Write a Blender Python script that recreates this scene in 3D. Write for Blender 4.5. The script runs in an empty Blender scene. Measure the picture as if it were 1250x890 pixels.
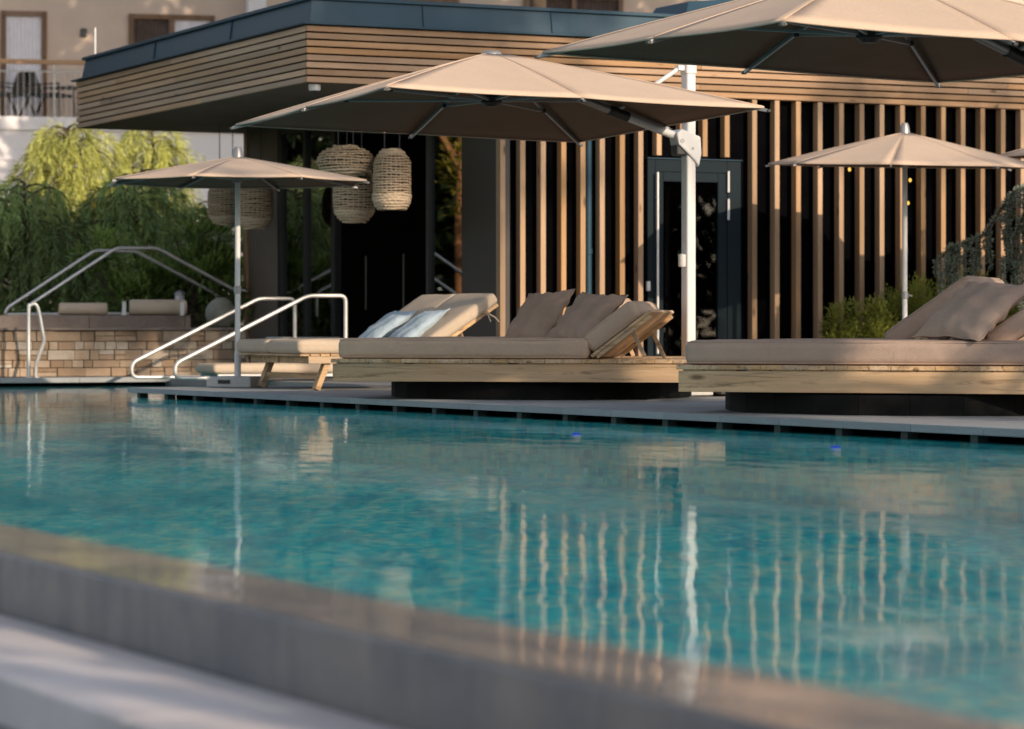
import bpy, math, random
import numpy as np
from mathutils import Matrix, Vector
random.seed(7); rng = np.random.default_rng(11)
R = math.radians
scene = bpy.context.scene
col = scene.collection
PI = math.pi

# ------------------------------------------------------------------ measured frame of the place
CAM_H = 0.55                      # eye height above the deck
FPX = 3630.0                      # focal length in pixels of a 1250 px wide picture
HZ = 400.0                        # horizon row
def ray(px): return (px - 625.0) / FPX
def at(px, py, Y): return Vector((ray(px) * Y, Y, CAM_H + (HZ - py) * Y / FPX))
def onplane(px, py, P, d):        # point on the upright plane through P along d
    k = ray(px)
    t = (k * P[1] - P[0]) / (d[0] - k * d[1])
    Y = P[1] + t * d[1]
    return Vector((P[0] + t * d[0], Y, CAM_H + (HZ - py) * Y / FPX)), t
AB = R(25.5)
v = Vector((math.cos(AB), math.sin(AB), 0)); u = Vector((-math.sin(AB), math.cos(AB), 0))
C0 = Vector((-2.01, 29.1, 0))     # ground point under the roof corner
ZW = -0.09                        # water level

# ------------------------------------------------------------------ helpers
def tag(o, label=None, cat=None, group=None, kind=None):
    if label: o['label'] = label
    if cat: o['category'] = cat
    if group: o['group'] = group
    if kind: o['kind'] = kind
    return o
def thing(name, label, cat, loc=(0, 0, 0), rz=0.0, group=None):
    o = bpy.data.objects.new(name, None); col.objects.link(o)
    o.empty_display_size = 0.2
    o.location = loc; o.rotation_euler = (0, 0, rz)
    return tag(o, label, cat, group)

class MB:
    def __init__(s):
        s.V = []; s.F = []; s.T = []; s.m = Matrix.Identity(4)
    def add(s, vs, fs, tint=None):
        b = len(s.V)
        s.V.extend([(s.m @ Vector(p))[:] for p in vs])
        if tint is None: tint = random.random()
        for f in fs:
            s.F.append([b + i for i in f]); s.T.append(tint)
        return s
    def box(s, x0, x1, y0, y1, z0, z1, tint=None):
        vs = [(x0, y0, z0), (x1, y0, z0), (x1, y1, z0), (x0, y1, z0), (x0, y0, z1), (x1, y0, z1), (x1, y1, z1), (x0, y1, z1)]
        fs = [(0, 3, 2, 1), (4, 5, 6, 7), (0, 1, 5, 4), (1, 2, 6, 5), (2, 3, 7, 6), (3, 0, 4, 7)]
        return s.add(vs, fs, tint)
    def obox(s, M, sx, sy, sz, tint=None):
        old = s.m; s.m = old @ M
        s.box(-sx / 2, sx / 2, -sy / 2, sy / 2, -sz / 2, sz / 2, tint); s.m = old
        return s
    def beam(s, a, b, w, h, up=(0, 0, 1), tint=None):       # square bar from a to b
        a = Vector(a); b = Vector(b); d = b - a; L = d.length; x = d.normalized()
        upv = Vector(up)
        if abs(x.dot(upv)) > 0.98: upv = Vector((0, 1, 0))
        y = upv.cross(x).normalized(); z = x.cross(y)
        M = Matrix((x, y, z)).transposed().to_4x4(); M.translation = (a + b) / 2
        return s.obox(M, L, w, h, tint)
    def prism(s, poly, z0, z1, tint=None):
        n = len(poly)
        vs = [(p[0], p[1], z0) for p in poly] + [(p[0], p[1], z1) for p in poly]
        fs = [tuple(range(n - 1, -1, -1)), tuple(range(n, 2 * n))] + [(i, (i + 1) % n, n + (i + 1) % n, n + i) for i in range(n)]
        return s.add(vs, fs, tint)
    def tube(s, pts, r, n=10, caps=True, tint=None, smooth_path=0):
        pts = [Vector(p) for p in pts]
        rad = r if isinstance(r, (list, tuple)) else [r] * len(pts)
        vs = []; fs = []
        prev = None
        for i, p in enumerate(pts):
            if i == 0: t = pts[1] - p
            elif i == len(pts) - 1: t = p - pts[i - 1]
            else: t = (pts[i + 1] - p).normalized() + (p - pts[i - 1]).normalized()
            t.normalize()
            if prev is None:
                a = Vector((0, 0, 1)) if abs(t.z) < 0.9 else Vector((1, 0, 0))
                x = t.cross(a).normalized()
            else:
                x = (prev - t * prev.dot(t)).normalized()
            prev = x; y = t.cross(x)
            for k in range(n):
                an = 2 * PI * k / n
                vs.append(p + x * (math.cos(an) * rad[i]) + y * (math.sin(an) * rad[i]))
        for i in range(len(pts) - 1):
            for k in range(n):
                a = i * n + k; b = i * n + (k + 1) % n
                fs.append((a, b, b + n, a + n))
        if caps:
            fs.append(tuple(range(n - 1, -1, -1))); fs.append(tuple(range((len(pts) - 1) * n, len(pts) * n)))
        return s.add(vs, fs, tint)
    def lathe(s, prof, n=24, c=(0, 0, 0), tint=None):
        vs = []; fs = []
        for (r, z) in prof:
            for k in range(n):
                an = 2 * PI * k / n
                vs.append((c[0] + r * math.cos(an), c[1] + r * math.sin(an), c[2] + z))
        for i in range(len(prof) - 1):
            for k in range(n):
                a = i * n + k; b = i * n + (k + 1) % n
                fs.append((a, b, b + n, a + n))
        fs.append(tuple(range(n - 1, -1, -1))); fs.append(tuple(range((len(prof) - 1) * n, len(prof) * n)))
        return s.add(vs, fs, tint)
    def rbox(s, sx, sy, sz, r, M=None, n=10, puff=0.0, wob=0.0, tint=None, seed=0):
        # rounded cushion: subdivided box, rounded edges, gently swollen
        rr = random.Random(seed)
        ph = [rr.uniform(0, 6.28) for _ in range(6)]
        def lin(S):
            e = r / S
            mids = np.linspace(-0.5 + e, 0.5 - e, n)
            return np.concatenate([[-0.5, -0.5 + e * 0.3, -0.5 + e * 0.65], mids, [0.5 - e * 0.65, 0.5 - e * 0.3, 0.5]]) * S
        gx, gy, gz = lin(sx), lin(sy), lin(sz)
        vs = []; fs = []; idx = {}
        def vert(p):
            key = (round(p[0], 5), round(p[1], 5), round(p[2], 5))
            if key in idx: return idx[key]
            q = Vector(p)
            inn = Vector((max(-sx / 2 + r, min(sx / 2 - r, q.x)), max(-sy / 2 + r, min(sy / 2 - r, q.y)), max(-sz / 2 + r, min(sz / 2 - r, q.z))))
            d = q - inn
            if d.length > 1e-9: q = inn + d.normalized() * r
            fx, fy, fz = 2 * q.x / sx, 2 * q.y / sy, 2 * q.z / sz
            q.z += puff * fz * (1 - fx ** 4) * (1 - fy ** 4)
            q.y += puff * 0.5 * fy * (1 - fx ** 4) * (1 - fz ** 2)
            q.x += puff * 0.5 * fx * (1 - fy ** 4) * (1 - fz ** 2)
            if wob:
                w = math.sin(7 * q.x + ph[0]) * math.sin(5 * q.y + ph[1]) + 0.5 * math.sin(17 * q.x + ph[2] + 4 * q.z) * math.sin(13 * q.y + ph[3]) + 0.4 * math.sin(31 * q.x + 11 * q.y + ph[4])
                q.z += wob * w * (0.5 + 0.5 * fz)
                q.y += wob * 0.7 * math.sin(9 * q.x + 6 * q.z + ph[5]) * (0.4 + abs(fy) * 0.6)
            idx[key] = len(vs); vs.append(q); return idx[key]
        def grid(A, B, fn, flip):
            for i in range(len(A) - 1):
                for j in range(len(B) - 1):
                    f = [vert(fn(A[i], B[j])), vert(fn(A[i + 1], B[j])), vert(fn(A[i + 1], B[j + 1])), vert(fn(A[i], B[j + 1]))]
                    if flip: f.reverse()
                    if len(set(f)) > 2: fs.append(list(dict.fromkeys(f)))
        grid(gx, gy, lambda a, b: (a, b, sz / 2), False); grid(gx, gy, lambda a, b: (a, b, -sz / 2), True)
        grid(gx, gz, lambda a, b: (a, -sy / 2, b), False); grid(gx, gz, lambda a, b: (a, sy / 2, b), True)
        grid(gy, gz, lambda a, b: (sx / 2, a, b), False); grid(gy, gz, lambda a, b: (-sx / 2, a, b), True)
        old = s.m
        if M is not None: s.m = old @ M
        s.add(vs, fs, tint if tint is not None else 0.5); s.m = old
        return s
    def piping(s, sx, sy, sz, M=None, r=.005, ins=.012):
        a, b_, c = sx / 2 - ins, sy / 2 - ins, sz / 2 - ins; old = s.m
        if M is not None: s.m = old @ M
        k = .03
        for z in (c, -c):
            pts = []
            for qx, qy in ((1, 1), (-1, 1), (-1, -1), (1, -1)):
                P_ = [(qx * a, qy * (b_ - k)), (qx * (a - k * .3), qy * (b_ - k * .3)), (qx * (a - k), qy * b_)]
                if qx * qy < 0: P_.reverse()
                for p_ in P_: pts.append((p_[0], p_[1], z))
            pts.append(pts[0]); s.tube(pts, r, 6, False, .5)
        s.m = old
        return s
    def pillow(s, w, h, t, M, seed=0, wr=0.012, n=26):
        rr = random.Random(seed); ph = [rr.uniform(0, 6.28) for _ in range(8)]
        vs = []; fs = []
        def prof(a): return max(0.0, 1 - abs(a) ** 2.6) ** 0.55
        for side in (1, -1):
            for i in range(n + 1):
                for j in range(n + 1):
                    a = -1 + 2 * i / n; b = -1 + 2 * j / n
                    pin = 1 - 0.11 * (1 - abs(a) ** 2) * abs(b) ** 3
                    pin2 = 1 - 0.11 * (1 - abs(b) ** 2) * abs(a) ** 3
                    x = a * w / 2 * pin2; y = b * h / 2 * pin
                    z = side * (t / 2) * prof(a) * prof(b)
                    edge = max(abs(a), abs(b)) ** 4
                    ang = math.atan2(b, a)
                    z += prof(a) * prof(b) * wr * (math.sin(13 * ang + ph[0]) * edge + 0.6 * math.sin(6 * a + 4 * b + ph[1]) * math.sin(5 * b - 2 * a + ph[2]) + 0.5 * math.sin(19 * a * b + ph[3]) * edge)
                    z += 0.006 * math.sin(9 * ang + ph[4]) * edge
                    vs.append((x, y, z))
        N = (n + 1) * (n + 1)
        for i in range(n):
            for j in range(n):
                a = i * (n + 1) + j
                fs.append((a, a + n + 1, a + n + 2, a + 1)); fs.append((N + a, N + a + 1, N + a + n + 2, N + a + n + 1))
        old = s.m; s.m = old @ M
        s.add(vs, fs, 0.5); s.m = old
        return s
    def build(s, name, mat, parent=None, smooth=None, bevel=0.0, solid=0.0):
        me = bpy.data.meshes.new(name); me.from_pydata([tuple(p) for p in s.V], [], s.F); me.update()
        a = me.attributes.new('tint', 'FLOAT', 'FACE'); a.data.foreach_set('value', s.T)
        if mat: me.materials.append(mat)
        o = bpy.data.objects.new(name, me); col.objects.link(o)
        if parent: o.parent = parent
        if smooth is not None:
            me.shade_smooth()
            if smooth < 3: me.set_sharp_from_angle(angle=smooth)
        if bevel:
            b = o.modifiers.new('Bevel', 'BEVEL'); b.width = bevel; b.segments = 2; b.limit_method = 'ANGLE'; b.angle_limit = R(40)
        if solid:
            if sum(p.normal.z for p in me.polygons) < 0: me.flip_normals()
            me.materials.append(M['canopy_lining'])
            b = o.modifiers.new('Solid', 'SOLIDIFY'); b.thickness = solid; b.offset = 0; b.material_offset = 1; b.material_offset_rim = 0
        return o
SM = R(40)

# ------------------------------------------------------------------ materials
class NT:
    def __init__(s, name):
        s.mat = bpy.data.materials.new(name); s.mat.use_nodes = True
        s.t = s.mat.node_tree; s.t.nodes.clear()
        s.out = s.t.nodes.new('ShaderNodeOutputMaterial')
    def n(s, typ, **kw):
        nd = s.t.nodes.new(typ)
        for k, val in kw.items():
            if k in ('ins',):
                for kk, vv in val.items(): s.set(nd.inputs[kk], vv)
            else: setattr(nd, k, val)
        return nd
    def set(s, sock, val):
        if hasattr(val, 'is_output'): s.t.links.new(val, sock)
        else: sock.default_value = val
    def coord(s, which='Object'): return s.n('ShaderNodeTexCoord').outputs[which]
    def mapping(s, vec, scale=(1, 1, 1), rot=(0, 0, 0)):
        return s.n('ShaderNodeMapping', ins={'Vector': vec, 'Scale': scale, 'Rotation': rot}).outputs[0]
    def noise(s, vec, scale, detail=4, rough=0.55, dist=0.0):
        return s.n('ShaderNodeTexNoise', ins={'Vector': vec, 'Scale': scale, 'Detail': detail, 'Roughness': rough, 'Distortion': dist}).outputs['Fac']
    def ramp(s, fac, stops):
        nd = s.n('ShaderNodeValToRGB'); s.set(nd.inputs[0], fac)
        e = nd.color_ramp.elements
        while len(e) < len(stops): e.new(0.5)
        for el, (p, c) in zip(e, stops):
            el.position = p; el.color = (c[0], c[1], c[2], 1) if hasattr(c, '__len__') else (c, c, c, 1)
        return nd.outputs[0]
    def mix(s, fac, a, b, mode='MIX'):
        nd = s.n('ShaderNodeMix', data_type='RGBA', blend_type=mode)
        s.set(nd.inputs[0], fac)
        for sock, val in ((nd.inputs[6], a), (nd.inputs[7], b)):
            if not hasattr(val, 'is_output') and len(val) == 3: val = (*val, 1)
            s.set(sock, val)
        return nd.outputs[2]
    def math(s, op, a, b=0.0, c=0.0):
        nd = s.n('ShaderNodeMath', operation=op)
        s.set(nd.inputs[0], a); s.set(nd.inputs[1], b)
        if len(nd.inputs) > 2: s.set(nd.inputs[2], c)
        return nd.outputs[0]
    def tint(s): return s.n('ShaderNodeAttribute', attribute_name='tint').outputs['Fac']
    def bump(s, h, dist=0.002, strength=1.0, normal=None):
        nd = s.n('ShaderNodeBump', ins={'Height': h, 'Distance': dist, 'Strength': strength})
        if normal: s.set(nd.inputs['Normal'], normal)
        return nd.outputs[0]
    def princ(s, color, rough=0.6, metal=0.0, normal=None, spec=0.5, **kw):
        if not hasattr(color, 'is_output') and len(color) == 3: color = (*color, 1)
        nd = s.n('ShaderNodeBsdfPrincipled', ins={'Base Color': color, 'Roughness': rough, 'Metallic': metal, 'Specular IOR Level': spec})
        if normal: s.set(nd.inputs['Normal'], normal)
        for k, val in kw.items(): s.set(nd.inputs[k], val)
        return nd.outputs[0]
    def done(s, shader):
        s.t.links.new(shader, s.out.inputs[0]); return s.mat

def m_plain(name, c, rough=0.5, metal=0.0, var=0.12, scale=6, bump=0.0, spec=0.5, bscale=None):
    t = NT(name); vec = t.coord()
    f = t.noise(vec, scale, 5, 0.6)
    c1 = [x * (1 - var) for x in c]; c2 = [min(1, x * (1 + var)) for x in c]
    colr = t.ramp(f, [(0.3, c1), (0.7, c2)])
    nrm = t.bump(t.noise(vec, bscale or scale * 8, 3, 0.6), bump) if bump else None
    rr = t.math('ADD', rough - 0.06, t.math('MULTIPLY', f, 0.12))
    return t.done(t.princ(colr, rr, metal, nrm, spec))

def m_wood(name, c1, c2, axis, dark=(0.05, 0.03, 0.015), knots=True, grain=1.0, weather=0.0, rough=0.65):
    t = NT(name); vec = t.coord(); tn = t.tint()
    off = t.n('ShaderNodeVectorMath', operation='ADD')
    t.set(off.inputs[0], vec)
    cmb = t.n('ShaderNodeCombineXYZ'); tt = t.math('MULTIPLY', tn, 37.0)
    oi = t.math('MULTIPLY', t.n('ShaderNodeObjectInfo').outputs['Random'], 53.0)
    for i in range(3): t.set(cmb.inputs[i], t.math('ADD', tt, oi))
    t.set(off.inputs[1], cmb.outputs[0])
    sc = [28 * grain] * 3; sc[axis] = 1.3 * grain
    g = t.noise(t.mapping(off.outputs[0], sc), 1.0, 6, 0.65, 0.6)
    sc2 = [6.0] * 3; sc2[axis] = 0.7
    lo = t.noise(t.mapping(off.outputs[0], sc2), 1.0, 3, 0.5)
    base = t.ramp(g, [(0.25, c1), (0.75, c2)])
    base = t.mix(t.ramp(lo, [(0.35, 0.0), (0.75, 0.45)]), base, [x * 0.55 for x in c1])
    hsv = t.n('ShaderNodeHueSaturation', ins={'Color': base})
    rnd = t.math('FRACT', t.math('ADD', t.math('MULTIPLY', tn, 7.13), oi))
    t.set(hsv.inputs['Value'], t.math('ADD', 0.78, t.math('MULTIPLY', rnd, 0.42)))
    t.set(hsv.inputs['Saturation'], t.math('ADD', 0.85, t.math('MULTIPLY', tn, 0.25)))
    base = hsv.outputs[0]
    if weather:
        wn = t.noise(t.mapping(vec, [s_ * 0.25 for s_ in sc]), 1.2, 5, 0.6, 0.4)
        base = t.mix(t.ramp(wn, [(0.40, 0.0), (0.62, weather)]), base, (0.30, 0.255, 0.215))
        st = t.noise(t.mapping(vec, [s_ * 0.4 for s_ in sc]), 2.0, 5, 0.7, 1.0)
        base = t.mix(t.ramp(st, [(0.52, 0.0), (0.66, 0.8)]), base, (0.11, 0.07, 0.038))
    if knots:
        sk = [9.0] * 3; sk[axis] = 3.0
        vo = t.n('ShaderNodeTexVoronoi', ins={'Vector': t.mapping(off.outputs[0], sk), 'Scale': 0.6, 'Randomness': 1.0})
        kn = t.ramp(vo.outputs['Distance'], [(0.05, 1.0), (0.13, 0.0)])
        base = t.mix(t.math('MULTIPLY', kn, 0.75), base, dark)
    return t.done(t.princ(base, rough, 0, t.bump(g, 0.0012), 0.3))

def m_cloth(name, c, weave=900, trans=0.0, var=0.10, rough=0.95, fold=0.0):
    t = NT(name); vec = t.coord()
    f = t.noise(vec, 3.0, 4, 0.6)
    w = t.noise(t.mapping(vec, (weave, weave * 0.4, weave)), 0.25, 2, 0.7)
    colr = t.ramp(f, [(0.3, [x * (1 - var) for x in c]), (0.7, [x * (1 + var) for x in c])])
    colr = t.mix(0.35, colr, t.ramp(w, [(0.3, [x * 0.7 for x in c]), (0.7, [x * 1.2 for x in c])]))
    h = w
    nrm = t.bump(w, 0.0006)
    if fold: nrm = t.bump(t.noise(t.mapping(vec, (5, 5, 5)), 1.5, 4, 0.6, 0.8), fold, 1.0, nrm)
    sh = t.princ(colr, rough, 0, nrm, 0.15)
    if trans:
        tr = t.n('ShaderNodeBsdfTranslucent', ins={'Color': t.mix(1.0, colr, (1.0, 0.72, 0.5), 'MULTIPLY')})
        mx = t.n('ShaderNodeMixShader', ins={0: trans, 1: sh, 2: tr.outputs[0]}); sh = mx.outputs[0]
    return t.done(sh)

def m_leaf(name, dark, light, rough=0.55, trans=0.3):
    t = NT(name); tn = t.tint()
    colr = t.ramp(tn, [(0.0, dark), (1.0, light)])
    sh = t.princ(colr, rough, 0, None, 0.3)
    tr = t.n('ShaderNodeBsdfTranslucent', ins={'Color': t.mix(1.0, colr, (1.0, 0.95, 0.45), 'MULTIPLY')})
    mx = t.n('ShaderNodeMixShader', ins={0: trans, 1: sh, 2: tr.outputs[0]})
    return t.done(mx.outputs[0])

def m_stonewall():
    t = NT('ledge stone'); tn = t.tint(); vec = t.coord()
    f = t.noise(vec, 7, 6, 0.65); f2 = t.noise(vec, 40, 4, 0.7)
    c = t.ramp(tn, [(0.0, (0.29, 0.20, 0.135)), (0.4, (0.41, 0.30, 0.215)), (0.8, (0.48, 0.37, 0.275)), (1.0, (0.54, 0.48, 0.41))])
    c = t.mix(t.ramp(f, [(0.35, 0.0), (0.75, 0.6)]), c, (0.27, 0.18, 0.11))
    return t.done(t.princ(c, 0.85, 0, t.bump(t.math('ADD', f, t.math('MULTIPLY', f2, 0.4)), 0.02), 0.2))

def m_slab(name, c, scale=40, var=0.2, rough=0.7):
    t = NT(name); vec = t.coord(); tn = t.tint()
    f = t.noise(vec, scale, 6, 0.75); lo = t.noise(vec, 1.7, 4, 0.6)
    colr = t.ramp(f, [(0.25, [x * (1 - var) for x in c]), (0.75, [x * (1 + var) for x in c])])
    colr = t.mix(t.ramp(lo, [(0.4, 0.0), (0.75, 0.45)]), colr, [x * 0.6 for x in c])
    hsv = t.n('ShaderNodeHueSaturation', ins={'Color': colr}); t.set(hsv.inputs['Value'], t.math('ADD', 0.9, t.math('MULTIPLY', tn, 0.2)))
    return t.done(t.princ(hsv.outputs[0], rough, 0, t.bump(f, 0.0015), 0.4))

M = {}
M['fascia_x'] = m_wood('larch cladding lengthwise', (0.33, 0.185, 0.095), (0.46, 0.28, 0.155), 0, grain=0.8)
M['fascia_y'] = m_wood('larch cladding sideways', (0.46, 0.275, 0.16), (0.63, 0.40, 0.245), 1, grain=0.8)
M['fin'] = m_wood('larch fin', (0.33, 0.19, 0.095), (0.48, 0.295, 0.16), 2, grain=0.8)
M['platform'] = m_wood('raw spruce beam', (0.56, 0.335, 0.165), (0.78, 0.53, 0.30), 0, weather=0.45, grain=1.15, rough=0.8)
M['platform_y'] = m_wood('raw spruce board', (0.56, 0.345, 0.175), (0.76, 0.51, 0.29), 1, weather=0.35, grain=1.15, rough=0.8)
M['frame_wood'] = m_wood('hotel oak frame', (0.16, 0.09, 0.05), (0.24, 0.14, 0.08), 2)
M['blackwood'] = m_plain('black stained timber', (0.006, 0.0055, 0.005), 0.75, 0, 0.4, 9, 0.002, 0.15)
M['soffit'] = m_plain('soffit board', (0.17, 0.12, 0.085), 0.8, 0, 0.15, 2)
M['petrol'] = m_plain('petrol blue sheet metal', (0.018, 0.050, 0.078), 0.5, 0.0, 0.12, 1.5, 0.001, 0.25, 3)
M['door_blue'] = m_plain('dark petrol door paint', (0.006, 0.013, 0.018), 0.65, 0, 0.1, 3, 0, 0.15)
M['dark_panel'] = m_plain('dark brown metal panel', (0.050, 0.043, 0.038), 0.5, 0.0, 0.12, 1.2, 0, 0.25)
M['brown_panel'] = m_plain('brown pillar render', (0.15, 0.11, 0.085), 0.7, 0, 0.12, 2)
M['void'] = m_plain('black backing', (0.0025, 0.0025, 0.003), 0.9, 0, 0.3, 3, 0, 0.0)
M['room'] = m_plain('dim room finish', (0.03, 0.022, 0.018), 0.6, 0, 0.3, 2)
M['alu'] = m_plain('white powder coated aluminium', (0.62, 0.60, 0.585), 0.38, 0.0, 0.04, 4)
M['greyalu'] = m_plain('grey aluminium rib', (0.30, 0.29, 0.28), 0.4, 0.5, 0.06, 4)
M['steel'] = m_plain('brushed stainless steel', (0.64, 0.61, 0.585), 0.42, 0.55, 0.06, 9, 0.0003)
M['blackpl'] = m_plain('black plastic', (0.015, 0.015, 0.016), 0.45, 0, 0.1, 5)
M['canopy'] = m_cloth('taupe canopy cloth', (0.60, 0.445, 0.335), 500, 0.04, 0.06)
M['canopy_lining'] = m_cloth('brown canopy underside', (0.20, 0.125, 0.085), 500, 0.03, 0.06)  # canopy cloth darkened and browned so the underside reads as shaded
M['taupe'] = m_cloth('taupe cushion cloth', (0.50, 0.355, 0.255), 700, 0, 0.10, fold=0.010)
M['taupe_dark'] = m_cloth('brown pillow cloth', (0.36, 0.25, 0.185), 700, 0, 0.14, fold=0.012)
M['mauve'] = m_cloth('greyish brown cushion cloth', (0.43, 0.31, 0.245), 700, 0, 0.10, fold=0.008)
M['cream'] = m_cloth('cream cushion cloth', (0.52, 0.41, 0.31), 700, 0, 0.08, fold=0.008)
M['sky_blue'] = m_cloth('pale blue pillow cloth', (0.40, 0.48, 0.54), 700, 0, 0.10, fold=0.012)
M['slab'] = m_slab('grey granite slab', (0.30, 0.305, 0.31), 60, 0.22)
M['slab_warm'] = m_slab('terrace slab', (0.27, 0.255, 0.245), 50, 0.18)
M['rim'] = m_slab('warm basin stone', (0.86, 0.64, 0.50), 14, 0.12, 0.55)
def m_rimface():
    t = NT('streaked wet stone'); vec = t.coord()  # front face stone, darker and bluer than the rim top, randomly streaked
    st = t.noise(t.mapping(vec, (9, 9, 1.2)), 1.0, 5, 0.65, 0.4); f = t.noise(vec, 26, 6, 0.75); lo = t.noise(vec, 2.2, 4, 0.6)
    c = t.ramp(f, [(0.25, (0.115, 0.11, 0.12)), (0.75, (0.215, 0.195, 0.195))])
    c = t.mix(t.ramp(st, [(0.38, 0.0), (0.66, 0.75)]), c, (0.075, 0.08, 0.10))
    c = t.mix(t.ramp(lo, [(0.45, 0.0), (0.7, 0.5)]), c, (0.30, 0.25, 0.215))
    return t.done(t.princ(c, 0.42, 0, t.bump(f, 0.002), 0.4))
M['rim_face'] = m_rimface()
M['ledge'] = m_slab('pale ledge stone', (0.66, 0.58, 0.55), 12, 0.08, 0.6)
M['paving'] = m_slab('bluish paving', (0.16, 0.19, 0.23), 10, 0.2, 0.4)
M['coping'] = m_slab('brown grey coping', (0.22, 0.17, 0.145), 25, 0.25, 0.75)
M['concrete'] = m_slab('pale concrete', (0.50, 0.49, 0.47), 30, 0.12, 0.8)
M['pier'] = m_plain('damp grey pier', (0.075, 0.075, 0.075), 0.8, 0, 0.2, 8)
M['stone'] = m_stonewall()
M['mortar'] = m_plain('stone wall backing', (0.06, 0.042, 0.03), 0.95, 0, 0.2, 20)
M['plaster'] = m_plain('warm plaster', (0.56, 0.43, 0.345), 0.9, 0, 0.06, 1.5)
M['white_plaster'] = m_plain('white plaster', (0.78, 0.72, 0.72), 0.9, 0, 0.05, 1.2)
M['curtain'] = m_plain('white curtain', (0.66, 0.62, 0.65), 0.9, 0, 0.08, 5)
M['dark_curtain'] = m_plain('brown curtain', (0.07, 0.045, 0.035), 0.9, 0, 0.3, 8)
M['bark'] = m_plain('bark', (0.075, 0.052, 0.036), 0.95, 0, 0.4, 12, 0.01)
M['pine_bark'] = m_plain('orange pine bark', (0.34, 0.15, 0.06), 0.9, 0, 0.4, 9, 0.01)
M['soil'] = m_plain('garden soil and grass', (0.045, 0.05, 0.022), 0.95, 0, 0.4, 6, 0.01)
M['grass'] = m_plain('lawn', (0.05, 0.085, 0.025), 0.95, 0, 0.35, 3, 0.01)
M['boulder'] = m_plain('pale mossy boulder', (0.34, 0.32, 0.26), 0.9, 0, 0.3, 6, 0.02)
M['gold_leaf'] = m_leaf('golden conifer needles', (0.045, 0.08, 0.018), (0.66, 0.66, 0.20), trans=0.35)
M['green_leaf'] = m_leaf('green conifer needles', (0.018, 0.040, 0.014), (0.42, 0.54, 0.20))
M['laurel_leaf'] = m_leaf('laurel leaves', (0.03, 0.07, 0.015), (0.36, 0.48, 0.14), 0.4)
M['yew_leaf'] = m_leaf('yew needles', (0.022, 0.045, 0.010), (0.38, 0.40, 0.075))
M['blue_leaf'] = m_leaf('blue cedar needles', (0.09, 0.125, 0.11), (0.50, 0.56, 0.48))
M['autumn_leaf'] = m_leaf('autumn leaves', (0.08, 0.09, 0.015), (0.45, 0.36, 0.06), 0.5, 0.4)
M['dark_leaf'] = m_leaf('dark hedge leaves', (0.008, 0.016, 0.006), (0.035, 0.055, 0.016))

def m_rattan():
    t = NT('woven sea grass'); vec = t.coord(); tn = t.tint()
    f = t.noise(t.mapping(vec, (30, 30, 60)), 1.0, 4, 0.7)
    c = t.ramp(f, [(0.25, (0.34, 0.215, 0.12)), (0.6, (0.58, 0.42, 0.27)), (0.85, (0.75, 0.58, 0.40))])
    c = t.mix(t.ramp(tn, [(0.0, 0.0), (1.0, 0.45)]), c, (0.74, 0.60, 0.44))
    return t.done(t.princ(c, 0.85, 0, t.bump(f, 0.006), 0.2))
M['rattan'] = m_rattan()
M['rattan_gap'] = m_plain('basket inside', (0.035, 0.02, 0.012), 0.9, 0, 0.2, 10)

def m_glass(name='window glass', extra=0.28):
    t = NT(name)
    tr = t.n('ShaderNodeBsdfTransparent', ins={'Color': (0.55, 0.55, 0.55, 1)})
    gl = t.n('ShaderNodeBsdfGlossy', ins={'Color': (0.95, 0.95, 0.95, 1), 'Roughness': 0.015})
    fr = t.n('ShaderNodeFresnel', ins={'IOR': 1.5})
    fac = t.math('ADD', t.math('MULTIPLY', fr.outputs[0], 1.0 if extra > .1 else .45), extra)
    mx = t.n('ShaderNodeMixShader', ins={0: fac, 1: tr.outputs[0], 2: gl.outputs[0]})
    return t.done(mx.outputs[0])
M['glass'] = m_glass(); M['door_glass'] = m_glass('door glass', 0.0)

def m_poolfloor():
    t = NT('glass mosaic'); vec = t.coord()
    vo = t.n('ShaderNodeTexVoronoi', ins={'Vector': vec, 'Scale': 16.0, 'Randomness': 0.15})
    w = t.n('ShaderNodeSeparateColor'); t.set(w.inputs[0], vo.outputs['Color'])
    c = t.ramp(w.outputs[0], [(0.0, (0.01, 0.45, 0.62)), (0.3, (0.03, 0.70, 0.74)), (0.6, (0.08, 0.84, 0.82)), (0.85, (0.34, 0.88, 0.74)), (1.0, (0.75, 0.82, 0.55))])
    md = t.noise(t.mapping(t.mapping(vec, (1, 1, 1), (0, 0, 0.47)), (1.3, 9, 1)), 1.0, 2, 0.6)
    c = t.mix(t.ramp(md, [(0.52, 0.0), (0.64, 0.48)]), c, (0.66, 0.88, 0.66))
    md2 = t.noise(t.mapping(t.mapping(vec, (1, 1, 1), (0, 0, 0.47)), (1.0, 6, 1)), 1.0, 2, 0.6)
    c = t.mix(t.ramp(md2, [(0.52, 0.0), (0.64, 0.60)]), c, (0.006, 0.34, 0.50))
    lo = t.noise(t.mapping(vec, (0.5, 1.0, 1.0)), 0.55, 3, 0.5)
    c = t.mix(t.ramp(lo, [(0.45, 0.0), (0.68, 0.7)]), c, (0.012, 0.30, 0.40))
    return t.done(t.princ(c, 0.5, 0, None, 0.3))
M['mosaic'] = m_poolfloor()

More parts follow.
